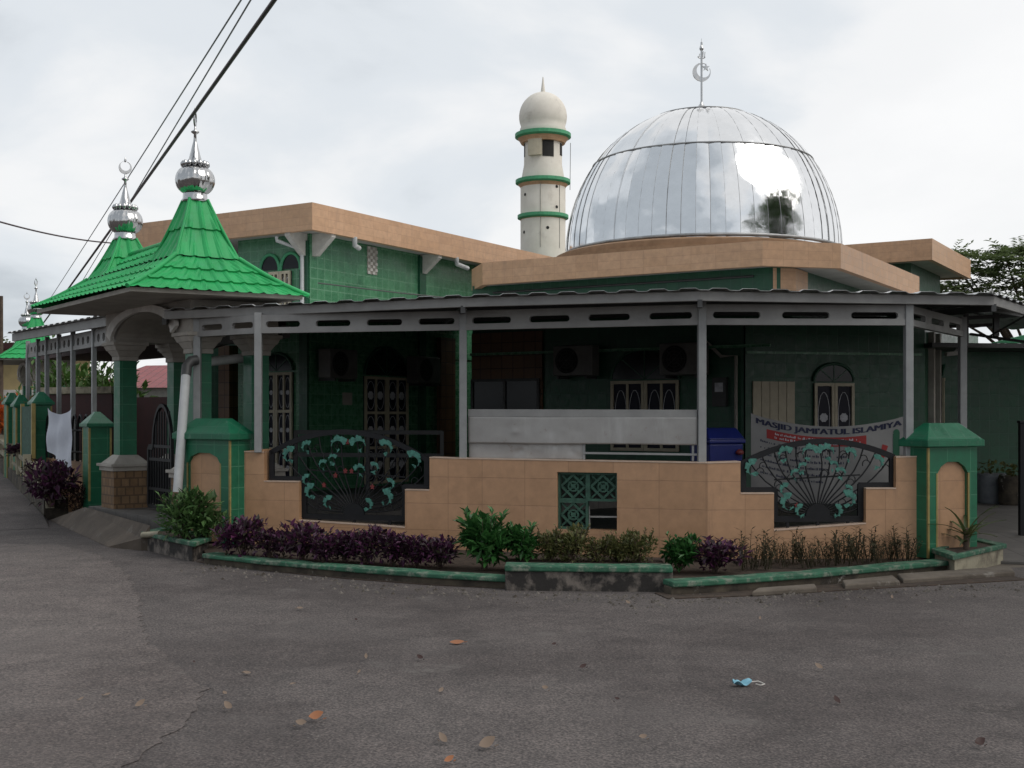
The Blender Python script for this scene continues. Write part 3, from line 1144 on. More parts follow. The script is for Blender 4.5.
def slotted(pts, zb, zt, parent, name='slotted_beam', hole=.48, gap=.22, mat='grey_board', e0=.068, e1=.078):
    for P, Q in zip(pts[:-1], pts[1:]):
        seg = Seg(Vector((P.x, P.y, 0)), Vector((Q.x, Q.y, 0)))
        b = MB()
        T = seg.Y * .05
        b.plate([(0, zb), (seg.L, zb), (seg.L, zb + e0), (0, zb + e0)], seg.P - seg.Y * .012, seg.X, seg.Y * .07)
        b.plate([(0, zt - e1), (seg.L, zt - e1), (seg.L, zt), (0, zt)], seg.P, seg.X, T)
        z0, z1 = zb + e0, zt - e1
        k = max(1, round(seg.L / (hole + gap)))
        cell = seg.L / k
        h2 = cell * hole / (hole + gap) / 2
        r = (z1 - z0) / 2
        zm = (z0 + z1) / 2
        for i in range(k + 1):
            s0 = (i - .5) * cell + h2 if i else 0
            s1 = (i + .5) * cell - h2 if i < k else seg.L
            poly = []
            if i < k:
                poly += [(s1 + r - r * math.sin(a), zm + r * -math.cos(a)) for a in [PI * j / 8 for j in range(9)]]
            else:
                poly += [(s1, z0), (s1, z1)]
            if i:
                poly += [(s0 - r + r * math.sin(a), zm + r * math.cos(a)) for a in [PI * j / 8 for j in range(9)]]
            else:
                poly += [(s0, z1), (s0, z0)]
            # concave ends: slots are rounded
            b.plate(poly, seg.P, seg.X, T)
        b.build(name, mat, parent)


slotted(PT, 2.557, 2.775, can)
EV = [on(164, 14.6), on(463, 12.95), on(700, 12.25), on(994, 12.75), on(1040, 14.6)]
IN = [on(225, 26), on(440, 27), on(690, 25), on(870, 25), on(985, 25.5)]
ZG0, ZG1 = 2.775, 2.875
b = MB()
b.strip(EV, .05, ZG0, ZG1)
b.build('gutter_board', 'grey_board', can, bevel=.006)


def corrugated(e0, e1, i0, i1, ze, zi, pitch, parent, ext=.06):
    L = (e1 - e0).length
    n = max(2, round(L / pitch))
    b = MB()
    prof = [(0, 0), (.28, 0), (.40, 1), (.86, 1), (.98, 0)]
    us, hs = [], []
    for i in range(n):
        for t, h in prof:
            us.append((i + t) / n)
            hs.append(h * .032)
    us.append(1)
    hs.append(0)
    vs, fs = [], []
    K = len(us)
    rows = (-.07, .0, .08, .5, 1.0)
    rdrop = (-.013, -.002, 0, 0, 0)
    for r, dz in zip(rows, rdrop):
        for u, h in zip(us, hs):
            E = e0.lerp(e1, u)
            I = i0.lerp(i1, u)
            dv = (I - E)
            p = E + dv * r if r > 0 else E + dv.normalized() * (r * 1.4)
            vs.append(V(p.x, p.y, ze + (zi - ze) * max(r, 0) + h + (dz if h > 0 else 0)))
    for j in range(len(rows) - 1):
        for i in range(K - 1):
            fs.append((j * K + i, j * K + i + 1, (j + 1) * K + i + 1, (j + 1) * K + i))
    b.add(vs, fs)
    o = b.build('roof_sheet', 'sheet', parent, fix=False)
    so_ = o.modifiers.new('thick', 'SOLIDIFY')
    so_.thickness = .003
    return o


for k in range(4):
    corrugated(EV[k], EV[k + 1], IN[k], IN[k + 1], ZG1 + .006, 3.70, .34, can)
b = MB()
for t in (.12, .35, .6, .85):
    pts = [e.lerp(i, t) + V(0, 0, ZG1 - .06 + .8 * t) for e, i in zip(EV, IN)]
    for p, q in zip(pts[:-1], pts[1:]):
        b.bar(p, q, .05, .05, V(0, 0, 1))
for p, e_, i_ in ((PT[0], EV[0], IN[0]), (PT[2], EV[1], IN[1]), (PT[3], EV[2], IN[2]), (PT[4], EV[3], IN[3])):
    b.bar(e_ + V(0, 0, 2.75), i_ + V(0, 0, 3.58), .05, .08, V(0, 0, 1))
b.build('rafters', 'dark_grey', can)

# steel sheet barrier between two posts
s0, z0_ = S2.w(468, 458, .12)
b = MB()
sa, sb_, = S2.w(468, 440, .1)[0], S2.w(697, 440, .1)[0]
bar_root = thing('sheet_barrier', S2.at((sa + sb_) / 2, 1.1, .1), 'weathered steel sheet barrier fixed between two posts above the orange wall', 'barrier')


def sheet(a, c, zlo, zhi, seed, bk):
    rn = random.Random(seed)
    ph = [rn.uniform(0, 6) for _ in range(4)]
    dents = [(rn.random(), rn.random(), rn.uniform(.03, .10), rn.uniform(-.006, .008)) for _ in range(16)]

    def fn(u, v):
        s = a + (c - a) * u
        z = zlo + (zhi - zlo) * v + .002 * math.sin(u * 11 + ph[0])
        dy = .002 * math.sin(u * 5 + ph[1]) * math.sin(v * 3 + ph[2])
        for (du, dv, dr, da) in dents:
            dy += da * math.exp(-(((u - du) * 2.6 / dr) ** 2 + ((v - dv) * .4 / dr) ** 2))
        return S2.at(s, z, bk + dy)
    m_ = MB()
    m_.grid(fn, 110, 18, 0, True)
    o = m_.build('metal_sheet', 'rust_sheet', bar_root, fix=False)
    o.modifiers.new('thick', 'SOLIDIFY').thickness = .004


zt_, zm_, zl_ = S2.w(580, 417, .1)[1], S2.w(580, 444, .1)[1], S2.w(580, 459.5, .1)[1]
sheet(sa, sb_, zm_, zt_, 1, .10)
sheet(sa, S2.w(583, 440, .12)[0], zl_ + .0, zm_ + .012, 2, .13)
b = MB()
b.bar(S2.at(sa, zt_ + .045, .12), S2.at(sb_, zt_ + .035, .12), .085, .04, S2.Y)
b.build('top_rail', 'grey_board', bar_root, bevel=.004)
b = MB()
zz_ = S2.w(640, 453.5, .12)[1]
b.bar(S2.at(S2.w(583, 440, .12)[0], zz_, .12), S2.at(sb_, zz_ - .005, .12), .022, .025, S2.Y)
for px in (584, 693):
    s = S2.w(px, 440, .12)[0]
    b.bar(S2.at(s, zl_, .125), S2.at(s, zm_, .125), .022, .025, S2.Y)
b.build('lower_rail', 'grey_paint', bar_root)

# ------------------------------------------------------------------ mosque
RH = V(.8515, -.5244, 0)
BH = V(.5244, .8515, 0)
O = V(3.76, 24.55, 0)


def pq(p, q, z=0.0):
    return O + RH * p + BH * q + V(0, 0, z)


mos = thing('mosque', O, 'green tiled mosque hall with orange roof edges and a big silver dome', 'mosque')


def fascia_slab(poly, z0, z1, name='roof_slab', t=.12, soffit_z=None):
    """flat roof with a tall fascia band and a recessed soffit"""
    pts = [pq(*p) for p in poly]
    c = sum(pts, V(0, 0, 0)) / len(pts)
    b = MB()
    n = len(pts)
    ins = []
    for i, p in enumerate(pts):
        a = (p - pts[i - 1]).normalized()
        d = (pts[(i + 1) % n] - p).normalized()
        nn = (perp(a) + perp(d)).normalized()
        k = t / max(.3, nn.dot(perp(a)))
        q = p + nn * k
        if (q - c).length > (p - c).length:
            q = p - nn * k
        ins.append(q)
    for i in range(n):
        j = (i + 1) % n
        b.prism([(pts[i].x, pts[i].y), (pts[j].x, pts[j].y), (ins[j].x, ins[j].y), (ins[i].x, ins[i].y)], z0, z1)
    o = b.build(name, 'fascia_tile', mos)
    b = MB()
    b.prism([(p.x, p.y) for p in ins], z0 + .04, z1 - .08)
    b.build('soffit', 'soffit', o)
    return o


# hall, left wing
HP, HQ = -5.4, -5.7
fascia_slab([(-4.88, -6.23), (-4.88, 3.0), (-9.85, 3.0), (-9.85, -6.23)], 5.0, 5.5)
b = MB()
b.prism([pq(HP, HQ).xy[:], pq(HP, 6).xy[:], pq(HP - 1.86, 6).xy[:], pq(HP - 1.86, HQ).xy[:]], 0, 5.06)
b.build('hall_wall', 'hall_tile', mos)
# rear hall
fascia_slab([(3.81, 4.28), (3.81, 8.6), (-4.7, 8.6), (-4.7, 4.28)], 5.02, 5.49)
b = MB()
b.prism([pq(3.2, 4.95).xy[:], pq(3.2, 8.0).xy[:], pq(-5.3, 8.0).xy[:], pq(-5.3, 4.95).xy[:]], 0, 5.1)
b.build('rear_wall', 'green_tile', mos)
# dome room
c1 = 2.85
fascia_slab([(-2.70, -3.86), (c1, -3.86), (3.86, -c1), (3.86, c1), (c1, 3.86), (-2.7, 3.86), (-3.45, 3.1), (-3.45, -3.1)], 4.08, 4.5)
b = MB()
b.prism([pq(-3.3, -3.3).xy[:], pq(2.31, -3.3).xy[:], pq(2.31, 3.2).xy[:], pq(-3.3, 3.2).xy[:]], 0, 3.28)
b.prism([pq(-3.3, -3.3).xy[:], pq(2.9, -3.3).xy[:], pq(3.1, -3.1).xy[:], pq(3.1, 3.2).xy[:], pq(-3.3, 3.2).xy[:]], 3.28, 4.14)
b.build('dome_room_wall', 'green_tile', mos)
b = MB()   # annex with the chamfered front right of the dome room
AX0, AX1 = V(4.02, 20.5, 0), V(7.39, 21.3, 0)
q3 = AX1 + BH * 5
b.prism([AX0.xy[:], AX1.xy[:], q3.xy[:], (q3 - RH * 2).xy[:], (AX0 + BH * 2).xy[:]], 0, 3.3)
b.build('annex_wall', 'green_tile', mos)
# pilaster and brown tiled bay
b = MB()
b.obox(pq(-3.28, -3.36), RH * 1.6, BH * .05, V(0, 0, 3.2))
b.build('brown_bay', 'brown_tile', mos)
b = MB()
b.obox(pq(HP + .003, HQ + 4.15), BH * .55, RH * .12, V(0, 0, 3.3))
b.build('brown_pilaster', 'brown_tile', mos)
b = MB()
b.obox(pq(HP - 2.6, HQ + .2), RH * .3, BH * .3, V(0, 0, 3.0))
b.build('brown_pilaster', 'brown_tile', mos)
b = MB()
b.obox(pq(HP - 3.55, HQ + .6), RH * 1.7, BH * .2, V(0, 0, 3.1))
b.build('side_wall', 'green_tile', mos)
b = MB()
b.prism([pq(2.85, -3.345).xy[:], pq(3.15, -3.06).xy[:], pq(3.15, -2.4).xy[:], pq(2.85, -2.4).xy[:]], 3.72, 4.10)
b.build('corner_block', 'fascia_tile', mos)
b = MB()
b.obox(pq(HP + .003, HQ + 3.45), BH * .22, RH * .06, V(0, 0, 5.0))
b.build('pilaster', 'green_tile', mos)
b = MB()
b.obox(pq(HP - .22, HQ - .003), RH * .20, BH * -.05, V(0, 0, 4.9))
b.build('pilaster', 'green_tile', mos)
# porch columns under the left overhang
for p, q in ((-9.0, -5.6),):
    b = MB()
    c = pq(p, q)
    b.cbox(c, (.32, .32, 5.03), RH)
    b.build('column', 'green_tile', mos)


def bracket(p, dirv, w, h, t=.12):
    """triangular gusset under the eaves; dirv points out of the wall"""
    b = MB()
    d = Vector(dirv).normalized()
    q = perp(d)
    zt = 5.035
    b.plate([(0, zt - h), (.09, zt - h + .0), (w, zt - .09), (w, zt), (0, zt)], V(p.x, p.y, 0) - q * t / 2, d, q * t)
    b.build('eave_bracket', 'white_plaster', mos)


bracket(pq(HP, HQ + .12), RH, .48, .42)
bracket(pq(HP - .12, HQ), -BH, .50, .42)
bracket(pq(HP, HQ + 3.6), RH, .48, .40)
# lattice vent on the hall wall
b = MB()
zlo, zhi = 4.45, 5.0
sA = 1.72
for i in range(4):
    for j in range(9):
        if (i + j) % 2 == 0:
            b.obox(pq(HP, HQ + sA + i * .08, zlo + j * .062), BH * .075, RH * .03, V(0, 0, .058))
b.build('lattice_vent', 'white_plaster', mos)
b = MB()
b.obox(pq(HP + .002, HQ + sA, zlo), BH * .32, RH * .008, V(0, 0, .56))
b.build('lattice_back', 'plaster', mos)


def pipe(pts, r=.035, mat='pvc'):
    b = MB()
    b.tube(pts, r, 8)
    b.build('drain_pipe', mat, mos)


pipe([pq(HP - .42, HQ - .45, 4.95), pq(HP - .42, HQ - .45, 4.88), pq(HP - .12, HQ - .08, 4.72), pq(HP - .12, HQ - .08, 3.2)], .04)
pipe([pq(HP + .5, HQ + .72, 5.02), pq(HP + .5, HQ + .72, 4.86), pq(HP + .42, HQ + .95, 4.84)], .05)
pipe([pq(HP + .5, HQ + 4.2, 5.02), pq(HP + .5, HQ + 4.2, 4.88), pq(HP + .45, HQ + 4.7, 4.84)], .05)
# dark roof services under the platform
pipe([pq(-2.8, -3.33, 3.98), pq(2.5, -3.33, 3.98)], .02, 'dark_grey')


def window(o, X, out, w, z0, z1, cols, rows, arch=False, parent=mos, name='window', leafs=2):
    """cream casement with dark patterned panes; o = lower left corner in plan, X along the wall, out = outward"""
    X, out = Vector(X), Vector(out)
    o = Vector((o.x, o.y, 0)) + out * .004
    fr = MB()
    lw = w / leafs
    st = .055
    for k in range(leafs):
        a = k * lw
        fr.plate([(a + .004, z0), (a + st, z0), (a + st, z1), (a + .004, z1)], o, X, out * .06)
        fr.plate([(a + lw - st, z0), (a + lw - .004, z0), (a + lw - .004, z1), (a + lw - st, z1)], o, X, out * .06)
        iw = lw - 2 * st
        for r in range(rows + 1):
            z = z0 + (z1 - z0 - st) * r / rows
            fr.plate([(a + st, z), (a + lw - st, z), (a + lw - st, z + st), (a + st, z + st)], o, X, out * .058)
        for c in range(1, cols):
            x = a + st + iw * c / cols
            fr.plate([(x - .02, z0 + st), (x + .02, z0 + st), (x + .02, z1 - st), (x - .02, z1 - st)], o, X, out * .056)
    fo = fr.build(name, 'cream', parent)
    pn = MB()
    pn.plate([(0, z0), (w, z0), (w, z1), (0, z1)], o, X, out * .02)
    pn.build('pane', 'pane', fo)
    for k in range(leafs):
        for c in range(cols):
            for r in range(rows):
                mo = MB()
                iw = (lw - 2 * st) / cols
                ih = (z1 - z0 - st) / rows
                cx_ = k * lw + st + iw * (c + .5)
                cz = z0 + st / 2 + ih * (r + .5)
                rad = min(iw, ih) * .26
                mo.plate([(cx_ + math.cos(a) * rad * (1 + .15 * (j % 2)), cz + math.sin(a) * rad * (1 + .15 * (j % 2))) for j, a in enumerate([i * PI / 8 for i in range(16)])],
                         o + out * .02, X, out * .006)
                ring = [(cx_ + math.cos(a) * iw * .40, cz + math.sin(a) * ih * .36 + math.copysign(.03, math.sin(a))) for a in [i * PI / 9 + .01 for i in range(18)]]
                for p_, q_ in zip(ring, ring[1:] + ring[:1]):
                    A = o + out * .024 + X * p_[0] + V(0, 0, p_[1])
                    B = o + out * .024 + X * q_[0] + V(0, 0, q_[1])
                    mo.bar(A, B, .010, .004, out)
                mo.build('pane_pattern', 'motif', fo)
    if arch:
        ar = MB()
        R = w / 2
        pts = [(w / 2 + math.cos(a) * R, z1 + .03 + math.sin(a) * R * .8) for a in [PI * i / 16 for i in range(17)]]
        ar.plate(pts, o, X, out * .03)
        fan = ar.build('fanlight', 'glass', fo)
        ab = MB()
        ab.tube([o + out * .03 + X * p[0] + V(0, 0, p[1]) for p in pts], .03, 6)
        for i in (4, 8, 12):
            p = pts[i]
            ab.bar(o + out * .034 + X * (w / 2) + V(0, 0, z1 + .03), o + out * .034 + X * p[0] + V(0, 0, p[1]), .02, .01, out)
        ab.build('arch_frame', 'green_tile', fo)
    return fo


# hall doors (right wall and front wall)
window(pq(HP, HQ + 1.6), BH, RH, 1.45, .2, 2.38, 2, 3, True, name='double_door')
window(pq(HP - 1.25, HQ), RH, -BH, .85, .2, 2.42, 2, 3, True, name='double_door')
# dome room windows
window(pq(-.23, -3.3), RH, -BH, 1.35, .95, 2.22, 2, 1, True)
# brown bay window
b = MB()
b.plate([(0, .9), (1.45, .9), (1.45, 2.25), (0, 2.25)], pq(-3.22, -3.36), RH, -BH * .02)
wo = b.build('bay_window', 'glass', mos)
b = MB()
for a in ([(-.05, .85), (0, .85), (0, 2.3), (-.05, 2.3)], [(1.45, .85), (1.5, .85), (1.5, 2.3), (1.45, 2.3)], [(0, 2.25), (1.45, 2.25), (1.45, 2.3), (0, 2.3)], [(.7, .9), (.75, .9), (.75, 2.25), (.7, 2.25)]):
    b.plate(a, pq(-3.22, -3.36), RH, -BH * .05)
b.build('frame', 'dark_grey', wo)
# annex window, door, trim
AXd = (AX1 - AX0).normalized()
AXn = -perp(AXd)


def ax(px):
    return on_line(px, AX0, AXd)


window(AX0 + AXd * ax(813), AXd, AXn, ax(853) - ax(813), .95, 1.6 + 32 / F * 20.8, 1, 1, True)
b = MB()
sd0, sd1 = ax(752), ax(794)
for k in range(5):
    w_ = (sd1 - sd0) / 5
    b.plate([(sd0 + k * w_ + .005, .2), (sd0 + (k + 1) * w_ - .005, .2), (sd0 + (k + 1) * w_ - .005, 2.18), (sd0 + k * w_ + .005, 2.18)], AX0, AXd, AXn * .04)
b.build('door', 'cream', mos)
b = MB()
b.plate([(0.02, 2.66), (3.4, 2.66), (3.4, 2.70), (0.02, 2.70)], AX0, AXd, AXn * .02)
b.obox(pq(-3.28, -3.42, 2.76), RH * 6.1, BH * .04, V(0, 0, .05))
b.obox(pq(HP, HQ - .0, 2.85), BH * 8.4, RH * .03, V(0, 0, .05))
b.build('tile_band', 'hall_tile', mos)
# window on the annex side wall
window(AX1 + BH * 1.3, BH, RH, .8, .95, 2.3, 1, 1, True)
b = MB()
b.obox(AX1 + BH * .25 + RH * .003, BH * .12, RH * .1, V(0, 0, 3.1))
b.obox(AX1 + BH * .75 + RH * .003, BH * .12, RH * .1, V(0, 0, 3.1))
b.build('pale_pilaster', 'plaster', mos)
# twin arched upper window on the hall front
wx = HP - .724 - .40
uw = window(pq(wx + .12, HQ), RH, -BH, .56, 3.45, 4.36, 2, 1, False, name='upper_window')
for k in (0, 1):
    b = MB()
    cx_ = .13 + k * .54
    pts = [(cx_ + math.cos(a) * .25, 4.40 + math.sin(a) * .30) for a in [PI * i / 14 for i in range(15)]]
    b.plate(pts, pq(wx, HQ) - BH * .003, RH, -BH * .02)
    fl_ = b.build('fanlight', 'glass', uw)
    b = MB()
    b.tube([pq(wx, HQ) - BH * .03 + RH * p[0] + V(0, 0, p[1]) for p in [(pts[0][0], 4.36)] + pts + [(pts[-1][0], 4.36)]], .035, 6)
    b.build('arch_frame', 'ring_green', fl_)

# the dome
DR, DH, DZ = 2.80, 3.00, 4.86
OM = O
O = O + V(.15, 0, 0)
b = MB()
b.lathe([(3.02, 4.42), (3.02, 4.70), (2.93, 4.70), (2.93, 4.82), (2.84, 4.86)], O - V(.1, 0, 0), 64, 0, False)
drum = b.build('dome_drum', 'drum', mos)
b = MB()
NG = 64
ZR = 1.86
th_ring = math.asin(ZR / DH)
rnd = random.Random(4)


def dome_pt(a, t, k=1.0):
    return O + V(math.cos(a) * DR * max(0, math.cos(t)) ** .93 * k, math.sin(a) * DR * max(0, math.cos(t)) ** .93 * k, DZ + DH * math.sin(t) * k)


for gidx in range(NG):
    a0, a1 = 2 * PI * gidx / NG, 2 * PI * (gidx + 1) / NG
    k0 = 1 + rnd.uniform(-.001, .001)
    tw = rnd.uniform(-.0028, .0028)
    for t0, t1, n in ((-.04, th_ring, 9), (th_ring, PI / 2 - .045, 9)):
        vs, fs = [], []
        for i in range(n + 1):
            t = t0 + (t1 - t0) * i / n
            pa_, pb_ = dome_pt(a0, t, k0 + tw), dome_pt(a1, t, k0 - tw)
            mid_ = (pa_ + pb_) / 2
            mid_ += (mid_ - O - V(0, 0, DZ)).normalized() * .006
            vs += [pa_, mid_, pb_]
        for i in range(n):
            fs += [(i * 3, i * 3 + 1, i * 3 + 4, i * 3 + 3), (i * 3 + 1, i * 3 + 2, i * 3 + 5, i * 3 + 4)]
        b.add(vs, fs, 0, True)
dome = b.build('dome', 'dome', mos)
b = MB()
for gidx in range(NG):
    a0 = 2 * PI * gidx / NG
    b.tube([dome_pt(a0, -.04 + (th_ring + .04) * i / 8, 1.002) for i in range(9)], .0038, 4)
    if gidx % 2 == 0:
        b.tube([dome_pt(a0, th_ring + (PI / 2 - .3 - th_ring) * i / 8, 1.0008) for i in range(9)], .004, 4)
b.build('seams', 'seam', dome)
b = MB()
b.tube([dome_pt(2 * PI * i / 72, th_ring, 1.003) for i in range(72)], .015, 6, closed=True)
b.tube([dome_pt(2 * PI * i / 48, 1.25, 1.002) for i in range(48)], .014, 6, closed=True)
b.tube([dome_pt(2 * PI * i / 72, .015, 1.006) for i in range(72)], .03, 6, closed=True)
b.build('ring_band', 'seam', dome)
b = MB()
b.lathe([(.42, DZ + DH - .035), (.36, DZ + DH + .01), (.12, DZ + DH + .05), (.09, DZ + DH + .09), (.035, DZ + DH + .16), (.03, DZ + DH + .2)], O, 24)
b.build('dome_cap', 'chrome', dome)
# finials
def crescent(b, c, X, R, open_a, t=.03, frac=.80):
    X = Vector(X)
    T = perp(X) * t
    n = 26
    cc = (math.cos(open_a) * R * .27, math.sin(open_a) * R * .27)
    outer = [(math.cos(open_a + .28 + (2 * PI - .56) * i / n) * R, math.sin(open_a + .28 + (2 * PI - .56) * i / n) * R) for i in range(n + 1)]
    r2 = R * .76
    for i in range(n):
        p, q = outer[i], outer[i + 1]

        def inn(p):
            a = math.atan2(p[1] - cc[1], p[0] - cc[0])
            d = math.hypot(p[0] - cc[0], p[1] - cc[1])
            k = min(r2, d - .004)
            return (cc[0] + math.cos(a) * k, cc[1] + math.sin(a) * k)
        b.plate([p, q, inn(q), inn(p)], Vector(c) - T / 2, X, T)


def star(b, c, X, R, t=.03):
    X = Vector(X)
    T = perp(X) * t
    pts = [(math.sin(i * PI / 5) * (R if i % 2 == 0 else R * .42), math.cos(i * PI / 5) * (R if i % 2 == 0 else R * .42)) for i in range(10)]
    b.plate(pts, Vector(c) - T / 2, X, T)


b = MB()
ft = DZ + DH + .15
b.tube([O + V(0, 0, ft), O + V(0, 0, ft + 1.28)], .022, 8)
XF = V(.93, .1, 0).normalized()
crescent(b, O + V(0, 0, ft + .66), XF, .19, .75)
star(b, O + V(0, 0, ft + .70) + XF * .09 + V(0, 0, .06), XF, .085)
# small calligraphic crest
for x, h in ((.06, .10), (.025, .11), (-.015, .11), (-.05, .06)):
    b.bar(O + XF * x + V(0, 0, ft + .98), O + XF * (x + .012) + V(0, 0, ft + .98 + h), .018, .025, perp(XF))
b.tube([O + XF * (.075 * math.cos(a)) + V(0, 0, ft + .985 + .04 * math.sin(a)) for a in [PI + PI * i / 8 for i in range(9)]], .011, 6)
b.lathe([(.02, ft + 1.10), (.05, ft + 1.14), (.042, ft + 1.17), (.012, ft + 1.24), (.003, ft + 1.36)], O, 10)
b.build('finial', 'chrome', dome)
O = OM

# ------------------------------------------------------------------ right annex with its own low roof
ann = thing('side_annex', V(9.5, 21.8, 0), 'low green tiled annex right of the mosque with thin roof edge', 'building')
b = MB()
a0 = V(7.2, 22.3, 0)
dA = V(.985, .17, 0).normalized()
b.prism([a0.xy[:], (a0 + dA * 9).xy[:], (a0 + dA * 9 + perp(dA) * 4).xy[:], (a0 + perp(dA) * 4).xy[:]], 0, 2.9)
b.build('wall', 'green_tile', ann)
b = MB()
b.obox(a0 - perp(dA) * 1.3 + V(0, 0, 2.80), dA * 9, perp(dA) * 6, V(0, 0, .08))
b.build('roof_edge', 'dark_grey', ann)
b = MB()
b.plate([(1.2, 2.89), (9, 2.89), (9, 3.4), (2.3, 3.15)], a0 - perp(dA) * 1.25, dA, perp(dA) * .08)
b.build('green_gable', 'ring_green', ann)
# leaning sheet-metal canopy frame at the right edge
fr_ = thing('side_canopy', V(6.2, 15.5, 0), 'open grey steel canopy frame at the far right behind the main canopy', 'canopy')
b = MB()
q0, q1 = at(990, 325, 16.2), at(1030, 305, 15.2)
b.bar(q0 + V(-.5, .3, 0), q0 + V(.02, 0, 0), .05, .05, V(0, 1, 0))
b.bar(at(988, 337, 16.0), at(1032, 312, 15.0), .07, .05, V(0, 1, 0))
b.bar(at(966, 318, 16), at(1040, 314, 16), .05, .05, V(0, 1, 0))
b.bar(at(970, 334, 15.5), at(1040, 344, 14.5), .07, .05, V(0, 1, 0))
b.bar(at(996, 309, 16), at(996, 336, 16), .07, .06, V(0, 1, 0))
b.bar(at(966, 305, 15), at(966, 345, 15), .05, .05, V(0, 1, 0))
b.build('steel_frame', 'dark_grey', fr_)
b = MB()
b.grid(lambda u, v: V(6.2 + u * 3.2 + v * .2, 17.3 + v * 3.3, 3.10 + .02 * math.sin(u * 60) + v * .1 - u * .15), 60, 4, 0, True)
b.build('roof_sheet', 'sheet', fr_, fix=False)


# floodlight on wall
fl_ = thing('floodlight', AX1 + BH * 1.4 + V(0, 0, 2.7), 'small pale floodlight on an arm on the green wall at right', 'lamp')
b = MB()
p = at(954, 353, 21.6)
b.obox(p - V(.16, .1, .06), V(.2, 0, .02), V(0, .12, 0), V(.0, 0, .07))
b.build('lamp_head', 'white_plaster', fl_)
b = MB()
b.tube([p + V(0, 0, 0), p + V(.12, .05, .14), p + V(.12, .5, .14)], .02, 6)
b.build('arm', 'pvc', fl_)


# air conditioners
def ac_unit(c, X, out, label):
    X, out = Vector(X), Vector(out)
    r = thing('air_conditioner', c, label, 'air conditioner', 'outdoor air conditioner units on the mosque wall')
    w, h, t = .82, .56, .3
    o = Vector(c) - X * w / 2 + out * .08
    b = MB()
    b.obox(o, X * w, out * t, V(0, 0, h))
    b.build('casing', 'ac_white', r, bevel=.02)
    b = MB()
    cc = o + X * w * .36 + out * (t + .004) + V(0, 0, h / 2)
    b.add([cc + X * math.cos(a) * .23 + V(0, 0, math.sin(a) * .23) for a in [i * PI / 14 for i in range(28)]], [list(range(28))])
    fan = b.build('fan_opening', 'dark', r, fix=False)
    b = MB()
    for rr in (.08, .14, .20, .235):
        b.tube([cc + out * .012 + X * math.cos(a) * rr + V(0, 0, math.sin(a) * rr) for a in [i * PI / 10 for i in range(20)]], .005, 4, closed=True)
    for k in range(4):
        a = k * PI / 4
        b.bar(cc + out * .012 - X * math.cos(a) * .23 - V(0, 0, math.sin(a) * .23), cc + out * .012 + X * math.cos(a) * .23 + V(0, 0, math.sin(a) * .23), .008, .006, out)
    b.build('fan_guard', 'dark_grey', fan)
    for s in (.12, w - .12):
        b = MB()
        b.obox(o + X * (s - .02) - out * .075 + V(0, 0, -.05), X * .04, out * (t + .1), V(0, 0, .045))
        b.build('wall_bracket', 'dark_grey', r)


ac_unit(at(314, 379, 22.6) * 1.0 if False else pq(HP, HQ + .55, 2.30), BH, RH, 'outdoor air conditioner left of the tall double door with three rows of panes')
ac_unit(pq(HP, HQ + 3.35, 2.27), BH, RH, 'outdoor air conditioner just left of the second grey post, by a brown pilaster')
ac_unit(pq(-.85, -3.3, 2.32), RH, -BH, 'outdoor air conditioner between the dark bay window and the cream window')
ac_unit(pq(1.30, -3.3, 2.30), RH, -BH, 'outdoor air conditioner just left of the third grey post, right of the cream window')

ir = thing('porch_railing', on(360, 19.5, .15), 'dark two-rail porch railing in front of the hall doors', 'railing')
b = MB()
ra, rb = on(296, 19.6), on(442, 19.0)
for z in (.95, 1.32):
    b.bar(ra + V(0, 0, z), rb + V(0, 0, z), .07, .05, V(0, 1, 0))
b.build('rail', 'dark_grey', ir)
for t in (.0, .5, 1.0):
    b = MB()
    b.cbox(ra.lerp(rb, t) + V(0, 0, .15), (.06, .06, 1.2), (1, 0))
    b.build('post', 'dark_grey', ir)

# electric meter on the wall
mt = thing('meter_box', at(725, 395, 19.9), 'small electric meter box on the dark wall above the blue bin', 'meter')
p0 = pq(1.78, -3.3)
b = MB()
b.obox(V(p0.x, p0.y, 1.75), RH * .25, -BH * .12, V(0, 0, .5))
b.build('meter_body', 'dark_grey', mt)
b = MB()
b.obox(V(p0.x, p0.y, 2.0) + RH * .05 - BH * .121, RH * .15, -BH * .006, V(0, 0, .16))
b.build('meter_window', 'motif', mt)
b = MB()
b.tube([V(p0.x, p0.y, 2.9) - RH * .15 - BH * .08, V(p0.x, p0.y, 2.62) + RH * .15 - BH * .08, V(p0.x, p0.y, 2.62) + RH * .42 - BH * .08, V(p0.x, p0.y, .5) + RH * .42 - BH * .08], .03, 8)
tag(b.build('conduit_pipe', 'plaster', loc=V(p0.x, p0.y, .5) + RH * .5), 'pale bent conduit pipe running down the wall right of the meter box', 'pipe')
# switch plate
b = MB()
pp = pq(HP, HQ + 1.25, 1.75)
b.obox(pq(HP + .002, HQ + .95, 1.8), BH * .28, RH * .02, V(0, 0, .24))
tag(b.build('wall_plate', 'plaster', loc=pq(HP, HQ + 1.0, 1.8)), 'small pale notice plate on the green wall left of the double door', 'notice')

